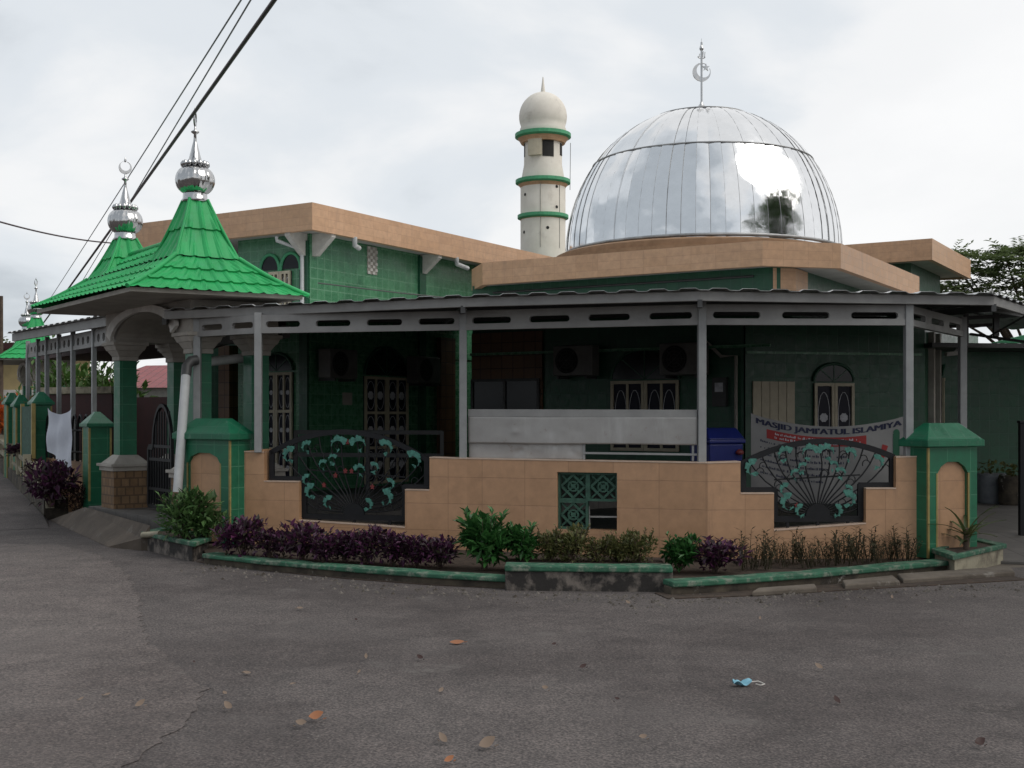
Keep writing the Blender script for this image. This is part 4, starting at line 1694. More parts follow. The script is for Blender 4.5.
# ------------------------------------------------------------------ minaret
mc = on(543, 34)
mn = thing('minaret', mc, 'slim cream round minaret with three green rings and a ball dome', 'minaret')
b = MB()
zy = lambda y: EYE + (HY - y) / F * 34
pxr = lambda w: w / 2 / F * 34
b.lathe([(pxr(45), 0), (pxr(45), zy(218)), (pxr(45), zy(184)), (pxr(38), zy(165)), (pxr(38), zy(140))], mc, 40)
b.build('shaft', 'minaret', mn)
for y, w, h in ((137, 56, 2.6), (183, 55, 2.4), (218, 51, 2.4)):
    b = MB()
    z = zy(y)
    hh_ = h / F * 34
    b.lathe([(pxr(w - 6), z - hh_ * .9), (pxr(w - 1), z - hh_ * .3), (pxr(w), z - hh_ * .3), (pxr(w), z + hh_), (pxr(w - 8), z + hh_ + .01)], mc, 40, 0, False)
    rg = b.build('ring', 'ring_green', mn)
    b = MB()
    b.lathe([(pxr(min(w - 12, 46)), z - .20), (pxr(w - 8), z - .10), (pxr(w - 5), z - hh_ * .9 - .001)], mc, 40)
    b.build('corbel', 'fascia_tile', rg)
b = MB()
zc_ = zy(117)
R = pxr(48)
prof = [(R * .94, zy(134)), (R * .97, zy(130))]
for i in range(13):
    t = -.42 + (PI / 2 - .10 + .42) * i / 12
    prof.append((R * math.cos(t), zc_ + R * 1.02 * math.sin(t)))
prof += [(R * .16, zy(98.5)), (R * .10, zy(93)), (.012, zy(77))]
b.lathe(prof, mc, 40)
b.build('ball_dome', 'minaret', mn)


def on_shaft(px0, px1, y0, y1, name, mat, out=.02, r=38):
    b = MB()
    R_ = pxr(r)
    a_of = lambda px: math.asin(max(-.98, min(.98, (px - 543) / F * 34 / R_)))
    pts = []
    a0, a1 = a_of(px0), a_of(px1)
    vs, fs = [], []
    n = 6
    for rr in (R_ + out, R_ - .05):
        for z in (zy(y1), zy(y0)):
            for i in range(n + 1):
                a = a0 + (a1 - a0) * i / n
                vs.append(mc + V(math.sin(a) * rr, -math.cos(a) * rr, z))
    m_ = n + 1
    for i in range(n):
        fs += [(i, i + 1, m_ + i + 1, m_ + i), (2 * m_ + i, 2 * m_ + i + 1, 3 * m_ + i + 1, 3 * m_ + i), (m_ + i, m_ + i + 1, 3 * m_ + i + 1, 3 * m_ + i), (i, i + 1, 2 * m_ + i + 1, 2 * m_ + i)]
    fs += [(0, m_, 3 * m_, 2 * m_), (n, m_ + n, 3 * m_ + n, 2 * m_ + n)]
    b.add(vs, fs)
    return b.build(name, mat, mn)


on_shaft(542, 553, 143, 160, 'opening', 'dark', .012)
on_shaft(530, 541.5, 142, 159, 'shutter', 'cream', .10)
on_shaft(559.5, 562, 145, 157, 'opening', 'dark', .012)
on_shaft(523.5, 525, 145, 158, 'opening', 'dark', .012)
b = MB()
for px, y in ((547, 231), (525, 197), (524, 234), (556, 190), (556, 210)):
    R_ = pxr(45)
    a = math.asin((px - 543) / F * 34 / R_)
    c = mc + V(math.sin(a) * (R_ + .005), -math.cos(a) * (R_ + .005), zy(y))
    tx = V(math.cos(a), math.sin(a), 0)
    b.add([c + tx * math.cos(k) * .045 + V(0, 0, math.sin(k) * .045) for k in [i * PI / 5 for i in range(10)]], [list(range(10))])
b.build('weep_hole', 'dark', mn, fix=False)
b = MB()
for px in (540, 559):
    R_ = pxr(45) + .004
    a = math.asin((px - 543) / F * 34 / R_)
    b.tube([mc + V(math.sin(a) * R_, -math.cos(a) * R_, z) for z in (zy(250), zy(187))], .012, 4)
b.build('render_joint', 'plaster', mn)
for y in (138,):
    b = MB()
    b.tube([mc + V(pxr(55), 0, zy(143)), mc + V(pxr(54), 0, zy(190))], .012, 4)
    b.build('down_lead', 'wire', mn)

# ------------------------------------------------------------------ gateway
gw = thing('gateway', (GC1 + GC2) / 2, 'arched entrance gateway with bright green twin-peaked metal roof and silver ball finials', 'gateway')
CAPB, CAPT, FLR = 2.36, 2.62, .3
DEP = .78
ang = gu
for base in (GC1, GC2):
    for k in (0, 1):
        c = base + gn * DEP * k
        b = MB()
        b.cbox(c + V(0, 0, 1.0), (.24, .24, CAPB - 1.0), gu)
        cl = b.build('column', 'pier_tile', gw)
        b = MB()
        s = .50
        b.cbox(c + V(0, 0, FLR - .1), (s, s, .82 - FLR + .1), gu)
        b.build('pedestal', 'stone_clad', cl)
        b = MB()
        b.cbox(c + V(0, 0, .82), (s + .05, s + .05, .06), gu)
        b.cbox(c + V(0, 0, .88), (s + .11, s + .11, .04), gu)
        b.frustum(c + V(0, 0, .92), (s + .02, s + .02), (.27, .27), .12, gu)
        b.build('pedestal_cap', 'plaster', cl, bevel=.006)
        b = MB()
        b.cbox(c + V(0, 0, CAPB), (.28, .28, .06), gu)
        b.frustum(c + V(0, 0, CAPB + .06), (.28, .28), (.38, .38), .08, gu)
        b.frustum(c + V(0, 0, CAPB + .14), (.40, .40), (.46, .46), .07, gu)
        b.cbox(c + V(0, 0, CAPB + .21), (.50, .50, CAPT - CAPB - .21), gu)
        b.build('capital', 'plaster', cl, bevel=.008)
# arched beam: two faces (street and yard) joined by a soffit
Lg = (GC1 - GC2).length
b = MB()
SOFZ = 3.05
ARISE = .33


def arch_block(o, X, L, T, r_in, zspr, ztop, ext):
    n = 18
    cx_ = L / 2
    lo = [(cx_ + r_in * math.cos(PI * i / n), zspr + ARISE * math.sin(PI * i / n)) for i in range(n + 1)]
    for i in range(n):
        p, q = lo[i], lo[i + 1]
        b.plate([(p[0], ztop), p, q, (q[0], ztop)], o, X, T)
    b.plate([(-ext, zspr), (cx_ - r_in, zspr), (cx_ - r_in, ztop), (-ext, ztop)], o, X, T)
    b.plate([(cx_ + r_in, zspr), (L + ext, zspr), (L + ext, ztop), (cx_ + r_in, ztop)], o, X, T)
    return lo


lo = arch_block(GC2 - gn * .20, gu, Lg, gn * (DEP + .4), Lg / 2 - .2, CAPT, SOFZ + .02, .22)
b.build('arch', 'plaster', gw)
for off, T in ((-.24, -.045), (DEP + .245, .045)):
    b = MB()
    o_ = GC2 + gn * off
    n = len(lo) - 1
    cx_ = Lg / 2
    out_ = [(cx_ + (p[0] - cx_) * 1.16, CAPT + (p[1] - CAPT) * 1.0 + .085) for p in lo]
    for i in range(n):
        b.plate([lo[i], lo[i + 1], out_[i + 1], out_[i]], o_, gu, gn * T)
    b.build('arch_moulding', 'white_plaster', gw)
b = MB()
b.lathe([(.01, 2.72), (.03, 2.76), (.03, 2.86), (.012, 2.95), (.012, 3.0)], (GC1 + GC2) / 2 + gn * .4, 10)
b.build('hanging_lamp', 'white_plaster', gw)

# roof
P1, P2 = V(-3.92, 14.72, 0), V(-5.46, 16.8, 0)
ru = (P2 - P1).normalized()
rn = V(-ru.y, ru.x, 0)
if rn.y < 0:
    rn = -rn
RW, RE, RE2 = 1.13, .85, .55
ZE, ZBK, ZRIDGE, ZTOP = 3.08, 3.50, 3.82, 4.25
SB = .40


def RP(side, e, n, z):
    """point in roof frame: side 0 = near peak, 1 = far peak; e outward along the ridge, n across"""
    if side == 0:
        p = P1 - ru * e
    else:
        p = P2 + ru * e
    return p + rn * n + V(0, 0, z)


def tiled_facet(b, bl, br, tr, tl, courses, pitch=.17, rib=.022, step=.024, curve=0.0, nu=None):
    bl, br, tr, tl = map(Vector, (bl, br, tr, tl))
    L = max((br - bl).length, (tr - tl).length)
    nrm = (br - bl).cross(tl - bl)
    if nrm.length < 1e-6:
        nrm = (br - bl).cross(tr - bl)
    nrm.normalize()
    if nrm.z < 0:
        nrm = -nrm
    X = (br - bl).normalized()
    cm = (bl + br) / 2
    nu = nu or max(10, int(L / .022))
    vrows = []
    for c in range(courses):
        vrows += [(c / courses, 1.0), ((c + .5) / courses, .45), ((c + .999) / courses, 0.0)]
    vrows.append((1.0, 0.0))
    verts, faces = [], []
    K = nu + 1
    for v, st in vrows:
        for i in range(K):
            u = i / nu
            p = bl.lerp(br, u).lerp(tl.lerp(tr, u), v)
            s = (p - cm).dot(X)
            fr = ((s / pitch) % 1.0)
            w = abs(fr - .5) * 2          # 1 at the rib
            h = rib * max(0, (w - .62) / .38) ** .6 if w > .62 else 0
            edge = 1.0
            p = p + nrm * (h + st * step - curve * math.sin(PI * v))
            verts.append(p)
    for j in range(len(vrows) - 1):
        for i in range(nu):
            faces.append((j * K + i, j * K + i + 1, (j + 1) * K + i + 1, (j + 1) * K + i))
    b.add(verts, faces)


b = MB()
caps = MB()
# skirt
A0 = RP(0, RE, -RW, ZE - .045)
A1 = RP(0, RE, RW, ZE - .03)
A2 = RP(1, RE2, RW, ZE + .03)
A3 = RP(1, RE2, -RW, ZE)
B0, B1, B2, B3 = RP(0, SB, -SB, ZBK), RP(0, SB, SB, ZBK), RP(1, SB, SB, ZBK), RP(1, SB, -SB, ZBK)
tiled_facet(b, A0, A1, B1, B0, 3, curve=.03)
tiled_facet(b, A3, A0, B0, B3, 3, curve=.03)
tiled_facet(b, A2, A3, B3, B2, 3, curve=.03)
tiled_facet(b, A1, A2, B2, B1, 3, curve=.03)
for p, q in ((A0, B0), (A1, B1), (A2, B2), (A3, B3)):
    pts = []
    for i in range(9):
        t = i / 8
        pp = p.lerp(q, t) + V(0, 0, .022 - .03 * math.sin(PI * t))
        pts.append(pp)
    caps.tube(pts, .030, 6)
# pyramids
TW = .115
for side in (0, 1):
    zt_ = ZTOP - .17 * side
    bb = [RP(side, SB, -SB, ZBK), RP(side, SB, SB, ZBK), RP(side, -SB, SB, ZBK), RP(side, -SB, -SB, ZBK)]
    tt = [RP(side, TW, -TW, zt_), RP(side, TW, TW, zt_), RP(side, -TW, TW, zt_), RP(side, -TW, -TW, zt_)]
    for i in range(4):
        j = (i + 1) % 4
        tiled_facet(b, bb[i] - V(0, 0, .0), bb[j], tt[j], tt[i], 2, curve=.03, rib=.022)
        pts = [bb[i].lerp(tt[i], t / 6) + V(0, 0, .008 - .025 * math.sin(PI * t / 6)) for t in range(7)]
        caps.tube(pts, .020, 6)
# saddle between the peaks
for sgn in (-1, 1):
    tiled_facet(b, RP(0, -SB + .1, sgn * SB, ZBK), RP(1, -SB + .1, sgn * SB, ZBK), RP(1, -.12, 0, ZRIDGE), RP(0, -.12, 0, ZRIDGE), 2)
caps.tube([RP(0, -.12, 0, ZRIDGE + .02), RP(1, -.12, 0, ZRIDGE + .02)], .035, 8)
roof = b.build('roof', 'roof_green', gw, fix=False)
caps.build('ridge_cap', 'roof_green', roof)
b = MB()
q = [RP(0, RE - .06, -RW + .06, ZE - .03), RP(0, RE - .06, RW - .06, ZE - .0), RP(1, RE2 - .06, RW - .06, ZE - .0), RP(1, RE2 - .06, -RW + .06, ZE - .02)]
q2 = [p + V(0, 0, -.05) for p in q]
b.add(q + q2, [(0, 1, 2, 3), (4, 5, 6, 7), (0, 1, 5, 4), (1, 2, 6, 5), (2, 3, 7, 6), (3, 0, 4, 7)])
b.build('roof_soffit', 'plaster', gw)
for side, ca in ((0, math.radians(96)), (1, math.radians(30))):
    c = RP(side, 0, 0, 0)
    b = MB()
    z = ZTOP - .02 - .17 * side
    b.lathe([(.15, z), (.165, z + .02), (.15, z + .04), (.145, z + .10)], c, 40)
    R = .238
    prof = []
    for i in range(13):
        t = -1.05 + 2.15 * i / 12
        prof.append((R * math.cos(t) ** .8 if math.cos(t) > 0 else 0, z + .27 + .19 * math.sin(t)))
    b.lathe(prof, c, 80, 0, True, 20, .035)
    # crown of petals
    for k in range(14):
        a = 2 * PI * k / 14
        d = V(math.cos(a), math.sin(a), 0)
        e_ = c + d * .145 + V(0, 0, z + .43)
        b.lathe([(.012, 0), (.034, .02), (.036, .045), (.012, .075)], e_, 8)
    b.lathe([(.14, z + .43), (.12, z + .47), (.085, z + .50), (.03, z + .72), (.022, z + .75), (.016, z + .84), (.05, z + .865), (.05, z + .875), (.014, z + .90), (.012, z + .95)], c, 14)
    b.build('finial', 'chrome', roof)
    b = MB()
    XX = V(math.cos(ca), math.sin(ca), 0)
    crescent(b, c + V(0, 0, z + 1.03), XX, .09, PI / 2, .02)
    b.lathe([(.012, z + 1.11), (.02, z + 1.13), (.003, z + 1.18)], c, 8)
    b.build('crescent', 'chrome', roof)


# open iron gate leaf
lf = MB()
h0 = GC1 + gn * .05 - gu * .20
ld = (at(171, 0, 15.9) - at(149, 0, 16.5))
ld.z = 0
gp0, gp1 = on(149, 16.3), on(172, 15.6)
GS = Seg(gp0, gp1)
zt0 = 1.25
w_ = GS.L
cxg = w_ * .6
outl = [(0, .36), (w_, .36), (w_, 1.15)] + [(w_ * .6 + w_ * .4 * math.cos(a), 1.15 + .58 * math.sin(a)) for a in [PI * i / 12 for i in range(1, 12)]] + [(w_ * .2, 1.15), (0, 1.15)]
for p, q in zip(outl, outl[1:] + outl[:1]):
    lf.bar(GS.at(p[0], p[1]), GS.at(q[0], q[1]), .045, .04, GS.Y)
for k in range(1, 9):
    x = w_ * k / 9
    lf.bar(GS.at(x, .36), GS.at(x, 1.15 + (.5 if .3 < k / 9 < .95 else 0)), .018, .018, GS.Y)
for z in (.6, 1.0, 1.18):
    lf.bar(GS.at(0, z), GS.at(w_, z), .04, .02, GS.Y)
lf.plate([(0.03, .4), (w_ - .03, .4), (w_ - .03, 1.02), (.03, 1.02)], GS.P + GS.Y * .015, GS.X, GS.Y * .006)
lf.build('gate_leaf', 'iron', gw)

wc = thing('walkway_canopy', GC1.lerp(GC2, .5) + gn * 3, 'dark flat walkway roof just inside the green gateway', 'canopy')
b = MB()
k0 = [GC1 + gu * 1.6 + gn * 1.15, GC2 - gu * .1 + gn * 1.15, pq(-7.6, -6.6), on(118, 25.5), on(40, 24.5)]
b.prism([(p.x, p.y) for p in k0], 2.74, 2.84)
b.build('roof_slab', 'maroon', wc)
b = MB()
b.bar(k0[0] + V(0, 0, 2.68), k0[1] + V(0, 0, 2.68), .16, .12, V(gn.x, gn.y, 0))
b.build('edge_beam', 'dark_grey', wc)

# white downpipe beside the gateway
dp = thing('downpipe', at(178, 490, 14.3), 'white leaning rain pipe with dark elbow beside the gateway column', 'pipe')
b = MB()
b.tube([at(177.5, 492, 14.25), at(186, 374, 14.35)], .055, 12)
b.build('pipe', 'pvc', dp)
b = MB()
b.tube([at(186, 376, 14.35), at(187, 366, 14.4), at(191, 361, 14.45), at(197, 360, 14.5)], .062, 12)
b.build('elbow', 'dark_grey', dp)
b = MB()
b.tube([at(197, 363, 14.75), at(243, 358, 15.6)], .06, 12)
b.build('cross_pipe', 'pvc', dp)

# second gateway farther down the street: a copy
g2 = copy_tree(gw)
off = V(-13.6, 34, 0) - P1
ctr = (GC1 + GC2) / 2
rot = math.radians(-9)
rel = Matrix.Rotation(rot, 3, 'Z') @ (P1 - ctr)
g2.rotation_euler = (0, 0, rot)
g2.location = V(-13.6, 34, .12) - rel
g2['label'] = 'distant green-roofed gateway down the side street at the left edge'
gw['group'] = g2['group'] = 'gateways along the side street'

# ------------------------------------------------------------------ side street fence, left canopy
FP = V(-6.35, 18.2, 0)


def fl_s(px, back=0.0):
    P = FP + NN * back
    s = on_line(px, P, U)
    return P + U * s


def post_pier(px, w, h, label):
    c = fl_s(px)
    r = thing('fence_pier', c, label, 'pillar', 'green fence piers along the side street')
    b = MB()
    b.cbox(V(c.x, c.y, 0), (w, w, h), U)
    b.build('body', 'pier_tile', r)
    b = MB()
    for k in (-1, 1):
        for j in (-1, 1):
            b.cbox(V(c.x, c.y, .3) + U * k * (w / 2 - .012) + NN * j * (w / 2 - .012), (.03, .03, h - .32), U)
    b.build('yellow_trim', 'yellow', r)
    b = MB()
    b.cbox(V(c.x, c.y, h), (w + .08, w + .08, .05), U)
    b.frustum(V(c.x, c.y, h + .05), (w + .06, w + .06), (.08, .08), .18, U)
    b.build('cap', 'cap_tile', r, bevel=.006)


post_pier(97, .34, 1.42, 'green fence pier with pyramid cap, left beside the gateway ramp')
post_pier(41, .30, 1.78, 'green fence pier with pyramid cap beyond the white cloth')
post_pier(21, .24, 1.75, 'thin green fence pier at the far side of the pale green board')
post_pier(12, .24, 1.8, 'farthest green fence pier down the side street')

lowf = thing('street_fence', fl_s(70), 'low orange fence wall with hooped black iron railing along the side street', 'fence')
b = MB()
fa, fb = fl_s(88, .05), fl_s(45, .05)
b.strip([fa, fb], -.15, 0, .85)
b.build('wall', 'orange_tile', lowf)
FS = Seg(Vector(fa), Vector(fb))
b = MB()
for k in range(8):
    x = FS.L * (k + .3) / 8
    R_ = FS.L / 8 * .36
    b.tube([FS.at(x - R_, .85)] + [FS.at(x + R_ * math.cos(PI - PI * i / 8), 1.35 + .25 * math.sin(PI * i / 8)) for i in range(9)] + [FS.at(x + R_, .85)], .018, 6)
b.tube([FS.at(0, 1.0), FS.at(FS.L, 1.0)], .018, 6)
b.tube([FS.at(0, 1.35), FS.at(FS.L, 1.35)], .018, 6)
b.build('railing', 'iron', lowf)
# the hung cloth
ca, cb = fl_s(72.5, -.22), fl_s(48, -.22)
cz = lambda u: 1.62 + .06 * abs(2 * u - 1) ** 2 - .05 * math.sin(PI * u)
b = MB()
CS = Seg(Vector(ca), Vector(cb))


def clothf(u, v):
    z1 = cz(u) + .04
    z0 = .72 + .28 * u
    z = z0 + (z1 - z0) * v
    dy = .025 * math.sin(u * 14 + v * 2.5) * (1 - v * .5) + .012 * math.sin(v * 9 + u * 5)
    return CS.at(CS.L * u, z, dy)


b.grid(clothf, 30, 24, 0, True)
tag(b.build('cloth_banner', 'cloth', loc=CS.at(CS.L / 2, .7), fix=False), 'pale blue-white cloth hung over the iron railing on the side street', 'cloth')
# pale green board
ba, bb_ = fl_s(34, -.2), fl_s(24, -.2)
BS = Seg(Vector(ba), Vector(bb_))
bd = thing('notice_board', Vector(ba), 'pale green board with darker marks between the far fence piers', 'sign')
b = MB()
b.plate([(0, .4), (BS.L, .4), (BS.L, 1.75), (0, 1.75)], BS.P, BS.X, BS.Y * .04)
b.build('panel', 'vent_green', bd)
b = MB()
for z in (.65, 1.0, 1.35):
    b.plate([(BS.L * .25, z), (BS.L * .75, z), (BS.L * .75, z + .2), (BS.L * .25, z + .2)], BS.P - BS.Y * .012, BS.X, BS.Y * .011)
b.build('marks', 'ring_green', bd)
b = MB()
for s in (-.06, BS.L):
    b.plate([(s, .0), (s + .06, .0), (s + .06, 1.8), (s, 1.8)], BS.P - BS.Y * .01, BS.X, BS.Y * .06)
b.build('frame', 'yellow', bd)

SLZ = lambda d: max(0.0, (d - 16.8) * .065)
b = MB()
ks = [on(49, 16.8), on(43, 18.0), on(22, 20.6), on(0, 24.0), on(-40, 33), on(-75, 46)]
vs, fs = [], []
for p in ks:
    q = p - NN * 9
    z = min(1.5, SLZ(p.y)) + .008
    vs += [V(p.x, p.y, z), V(q.x, q.y, z), V(p.x + .1, p.y + .1, -.05)]
for i in range(len(ks) - 1):
    o_ = i * 3
    fs += [(o_, o_ + 1, o_ + 4, o_ + 3), (o_, o_ + 3, o_ + 5, o_ + 2)]
b.add(vs, fs)
struct(b.build('side_street', 'asphalt', fix=False))

tp = thing('street_planter', on(30, 20), 'weathered pale baluster planter along the left side street', 'planter')
tk = [on(44, 18.1), on(22, 20.5), on(3, 23.6), on(-30, 30)]
zk = [SLZ(p.y) for p in tk]
b = MB()
b.strip(tk, -.35, [z - .1 for z in zk], [z + .22 for z in zk])
b.build('planter_wall', 'kerb_side', tp)
for k in range(3):
    a_, c_ = tk[k] + V(0, 0, zk[k]), tk[k + 1] + V(0, 0, zk[k + 1])
    d_ = (tk[k + 1] - tk[k]).normalized()
    sd_ = perp(d_) * -.08
    for z in (.34, .56):
        b = MB()
        b.bar(a_ + V(0, 0, z) + sd_, c_ + V(0, 0, z) + sd_, .07, .07, V(0, 0, 1))
        b.build('rail', 'pale_wall', tp)
    n_ = max(1, int((c_ - a_).length / 1.1))
    for i in range(n_ + (k == 2)):
        q = a_.lerp(c_, i / n_) + sd_
        b = MB()
        b.cbox(q + V(0, 0, .1), (.12, .12, .58), d_)
        b.build('baluster', 'pale_wall', tp)

# left canopy
lc = thing('side_canopy', fl_s(70, 1.0), 'grey lean-to canopy with slim posts along the side street fence', 'canopy')
for px in (94, 73, 59, 47, 38, 28):
    p = fl_s(px, .35)
    b = MB()
    b.cbox(V(p.x, p.y, .1), (.07, .07, 2.95), U)
    b.build('post', 'grey_paint', lc)
e0, e1 = on(118, 18.3, 0), on(12, 22.6, 0)
b = MB()
b.strip([e1, e0], .06, 3.0, 3.14)
b.build('gutter_board', 'grey_board', lc)
slotted([fl_s(26, .35), fl_s(112, .35)], 2.72, 3.0, lc, hole=.16, gap=.14)
corrugated(e1, e0, e1 + NN * 3.2, e0 + NN * 3.2, 3.15, 3.45, .3, lc)

# low pale parapet, shrubs, maroon boards, house behind
b = MB()
w0, w1 = on(40, 26), on(112, 25)
b.strip([w0, w1], .2, 0, 2.05)
lw_ = thing('yard_wall', w0.lerp(w1, .5), 'dark yard wall with pale coping behind the side street fence', 'wall')
b.build('wall', 'maroon', lw_)
b = MB()
b.strip([w0 - V(0, .05, 0), w1 - V(0, .05, 0)], .3, 2.06, 2.2)
b.build('coping', 'pale_wall', lw_)
b = MB()
w0, w1 = on(96, 29), on(196, 27)
b.strip([w0, w1], .2, 0, 2.02)
tag(b.build('board_fence', 'maroon', loc=w0.lerp(w1, .5)), 'dark maroon board fence seen through the gateway', 'fence')
hs = thing('house', on(150, 38), 'white house with red tiled roof seen through the gateway', 'house')
b = MB()
h0, h1 = on(105, 38), on(205, 37)
hd = (h1 - h0).normalized()
b.obox(h0, hd * (h1 - h0).length, perp(hd) * 6, V(0, 0, 2.46))
b.build('wall', 'white_plaster', hs)
b = MB()
Lh = (h1 - h0).length
q0 = h0 - perp(hd) * .5 - hd * .4
b.add([q0 + V(0, 0, 2.45), q0 + hd * (Lh + .8) + V(0, 0, 2.45), q0 + hd * (Lh + .8) + perp(hd) * 3.4 + V(0, 0, 3.3), q0 + perp(hd) * 3.4 + V(0, 0, 3.3),
       q0 + hd * (Lh + .8) + perp(hd) * 7 + V(0, 0, 2.45), q0 + perp(hd) * 7 + V(0, 0, 2.45)], [(0, 1, 2, 3), (3, 2, 4, 5), (0, 3, 5), (1, 4, 2)])
b.build('roof', 'red_tile', hs, fix=False)
ys = thing('house', on(10, 48), 'ochre walled house with white base far down the side street', 'house')
b = MB()
b.obox(on(-60, 48), V(4.1, -.5, 0), V(0, 6, 0), V(0, 0, 4.2))
b.build('wall', 'yellow_wall', ys)
b = MB()
b.obox(on(-62, 47.6), V(4.2, -.5, 0), V(.05, .4, 0), V(0, 0, 2.6))
b.build('plinth', 'white_plaster', ys)
b = MB()
b.obox(on(-64, 47.2) + V(0, 0, 4.2), V(4.7, -.5, 0), V(0, 7, 0), V(0, 0, .25))
b.build('roof', 'maroon', ys)

# ------------------------------------------------------------------ banner with writing
bn = thing('banner', on(828, 14.2, .6), 'white event banner with navy heading and red band hung behind the right grille', 'banner')
bA, bB = on(751, 14.3), on(912, 13.95)
BN = Seg(bA, bB)
ztop = lambda u: EYE + (HY - (413 + 12 * math.sin(PI * min(1, u * 1.05)) ** .8 + 3 * u)) / F * 14.15
zlow = .55


def bnf(s, z, lift=0.0):
    u = s / BN.L
    dy = .03 * math.sin(u * 6 + 1) + .012 * math.sin(u * 17 + z * 5)
    return BN.at(s, z, dy - lift)


b = MB()
b.grid(lambda u, v: bnf(BN.L * u, zlow + (ztop(u) - zlow) * v), 50, 14, 0, True)
b.build('cloth', 'banner', bn, fix=False)
b = MB()


def patch(b, s0, s1, d0, d1, lift, n=24):
    b.grid(lambda u, v: bnf(s0 + (s1 - s0) * u, ztop((s0 + (s1 - s0) * u) / BN.L) - (d0 + (d1 - d0) * v), lift), n, 2)


L = BN.L
patch(b, L * .10, L * .72, .13, .24, .004)
b.build('red_band', 'banner_red', bn, fix=False)


def text_mesh(txt, width, height):
    cu = bpy.data.curves.new('lettering', 'FONT')
    cu.body = txt
    cu.size = 1
    cu.offset = 0
    cu.resolution_u = 3
    ob = bpy.data.objects.new('lettering', cu)
    COL.objects.link(ob)
    dg = bpy.context.evaluated_depsgraph_get()
    dg.update()
    me = bpy.data.meshes.new_from_object(ob.evaluated_get(dg))
    bpy.data.objects.remove(ob)
    xs = [v.co.x for v in me.vertices]
    ys = [v.co.y for v in me.vertices]
    x0, x1, y0, y1 = min(xs), max(xs), min(ys), max(ys)
    vs = [((v.co.x - x0) / (x1 - x0) * width, (v.co.y - y0) / (y1 - y0) * height) for v in me.vertices]
    fs = [list(p.vertices) for p in me.polygons]
    bpy.data.meshes.remove(me)
    return vs, fs


b = MB()
vs, fs = text_mesh("MASJID JAMI'ATUL ISLAMIYA", L * .90, .088)
for k_, dx_ in enumerate((-.007, 0, .007)):
    b.add([bnf(L * .035 + x + dx_, ztop((L * .035 + x + dx_) / L) - .115 + y, .005 + .001 * k_) for x, y in vs], fs)
rnd = random.Random(5)


def scribble(b, s0, s1, d, h, lift):
    s = s0
    while s < s1:
        w = rnd.uniform(.006, .016)
        if rnd.random() < .82:
            hh_ = h * rnd.choice((.65, .65, 1, .65, 1))
            b.add([bnf(s, ztop(s / L) - d, lift), bnf(s + w, ztop(s / L) - d, lift), bnf(s + w, ztop(s / L) - d + hh_, lift), bnf(s, ztop(s / L) - d + hh_, lift)], [(0, 1, 2, 3)])
        s += w + rnd.choice((.005, .005, .006, .016))


for r in range(6):
    scribble(b, L * .06, L * (.4 + .2 * rnd.random()), .30 + r * .075, .028, .005)
b.build('navy_lettering', 'ink', bn, fix=False)
b = MB()
scribble(b, L * .13, L * .66, .178, .026, .008)
scribble(b, L * .15, L * .68, .222, .026, .008)
b.build('white_lettering', 'motif', bn, fix=False)
b = MB()
patch(b, L * .885, L * .925, .17, .5, .005, 4)
for k in range(10):
    a = k * 2 * PI / 10
    pass
b.add([bnf(L * .905 + .035 * math.cos(a), ztop(.905) - .16 + .035 * math.sin(a), .0055) for a in [i * PI / 6 for i in range(12)]], [list(range(12))])
b.build('green_figure', 'banner_green', bn, fix=False)
b = MB()
b.add([bnf(L * .80, ztop(.8) - .42, .005), bnf(L * .83, ztop(.8) - .42, .005), bnf(L * .855, ztop(.8) - .28, .005), bnf(L * .82, ztop(.8) - .26, .005)], [(0, 1, 2, 3)])
b.build('red_figure', 'banner_red', bn, fix=False)

# ------------------------------------------------------------------ blue bin, sacks, posts
bc = on(716, 14.0, .15)
bi = thing('wheelie_bin', bc, 'blue plastic bin with sloped lid standing behind the orange wall', 'bin')
b = MB()
b.frustum(bc, (.40, .40), (.45, .48), 1.12, (.9, .35))
b.build('bin_body', 'blue', bi, bevel=.02)
b = MB()
b.cbox(bc + V(0, 0, 1.12), (.49, .53, .05), (.9, .35))
b.frustum(bc + V(0, 0, 1.17), (.48, .51), (.40, .26), .13, (.9, .35))
b.build('lid', 'blue', bi, bevel=.015)
b = MB()
X_ = V(.9, .35, 0).normalized()
b.lathe([(.005, 0), (.045, .012), (.05, .035), (.03, .06), (.004, .07)], bc + X_ * .16 - perp(X_) * .26 + V(0, 0, .985), 12)
b.build('red_mark', 'red_paint', bi)


def sack(px, d, h, w, label, mat):
    c = on(px, d, .14)
    r = thing('plant_sack', c, label, 'plant pot', 'potted plants in sacks by the green wall')
    b = MB()
    b.lathe([(w * .42, 0), (w * .5, h * .15), (w * .48, h * .6), (w * .52, h * .9), (w * .46, h), (w * .40, h * .93), (0.001, h * .9)], c, 16, 0, True, 7, .12)
    b.build('sack', mat, r)
    b = MB()
    rn_ = random.Random(int(px))
    for k in range(60):
        a = rn_.uniform(0, 6.28)
        rr = rn_.uniform(0, w * .6)
        p = c + V(math.cos(a) * rr, math.sin(a) * rr, h * .9 + rn_.uniform(0, .22))
        d1 = V(rn_.uniform(-1, 1), rn_.uniform(-1, 1), rn_.uniform(-.2, .8)).normalized() * .10
        d2 = d1.cross(V(rn_.uniform(-1, 1), .3, 1)).normalized() * .03
        b.add([p, p + d1 * .5 + d2, p + d1, p + d1 * .5 - d2], [(0, 1, 2, 3)])
    b.build('foliage', 'olive', r, fix=False)


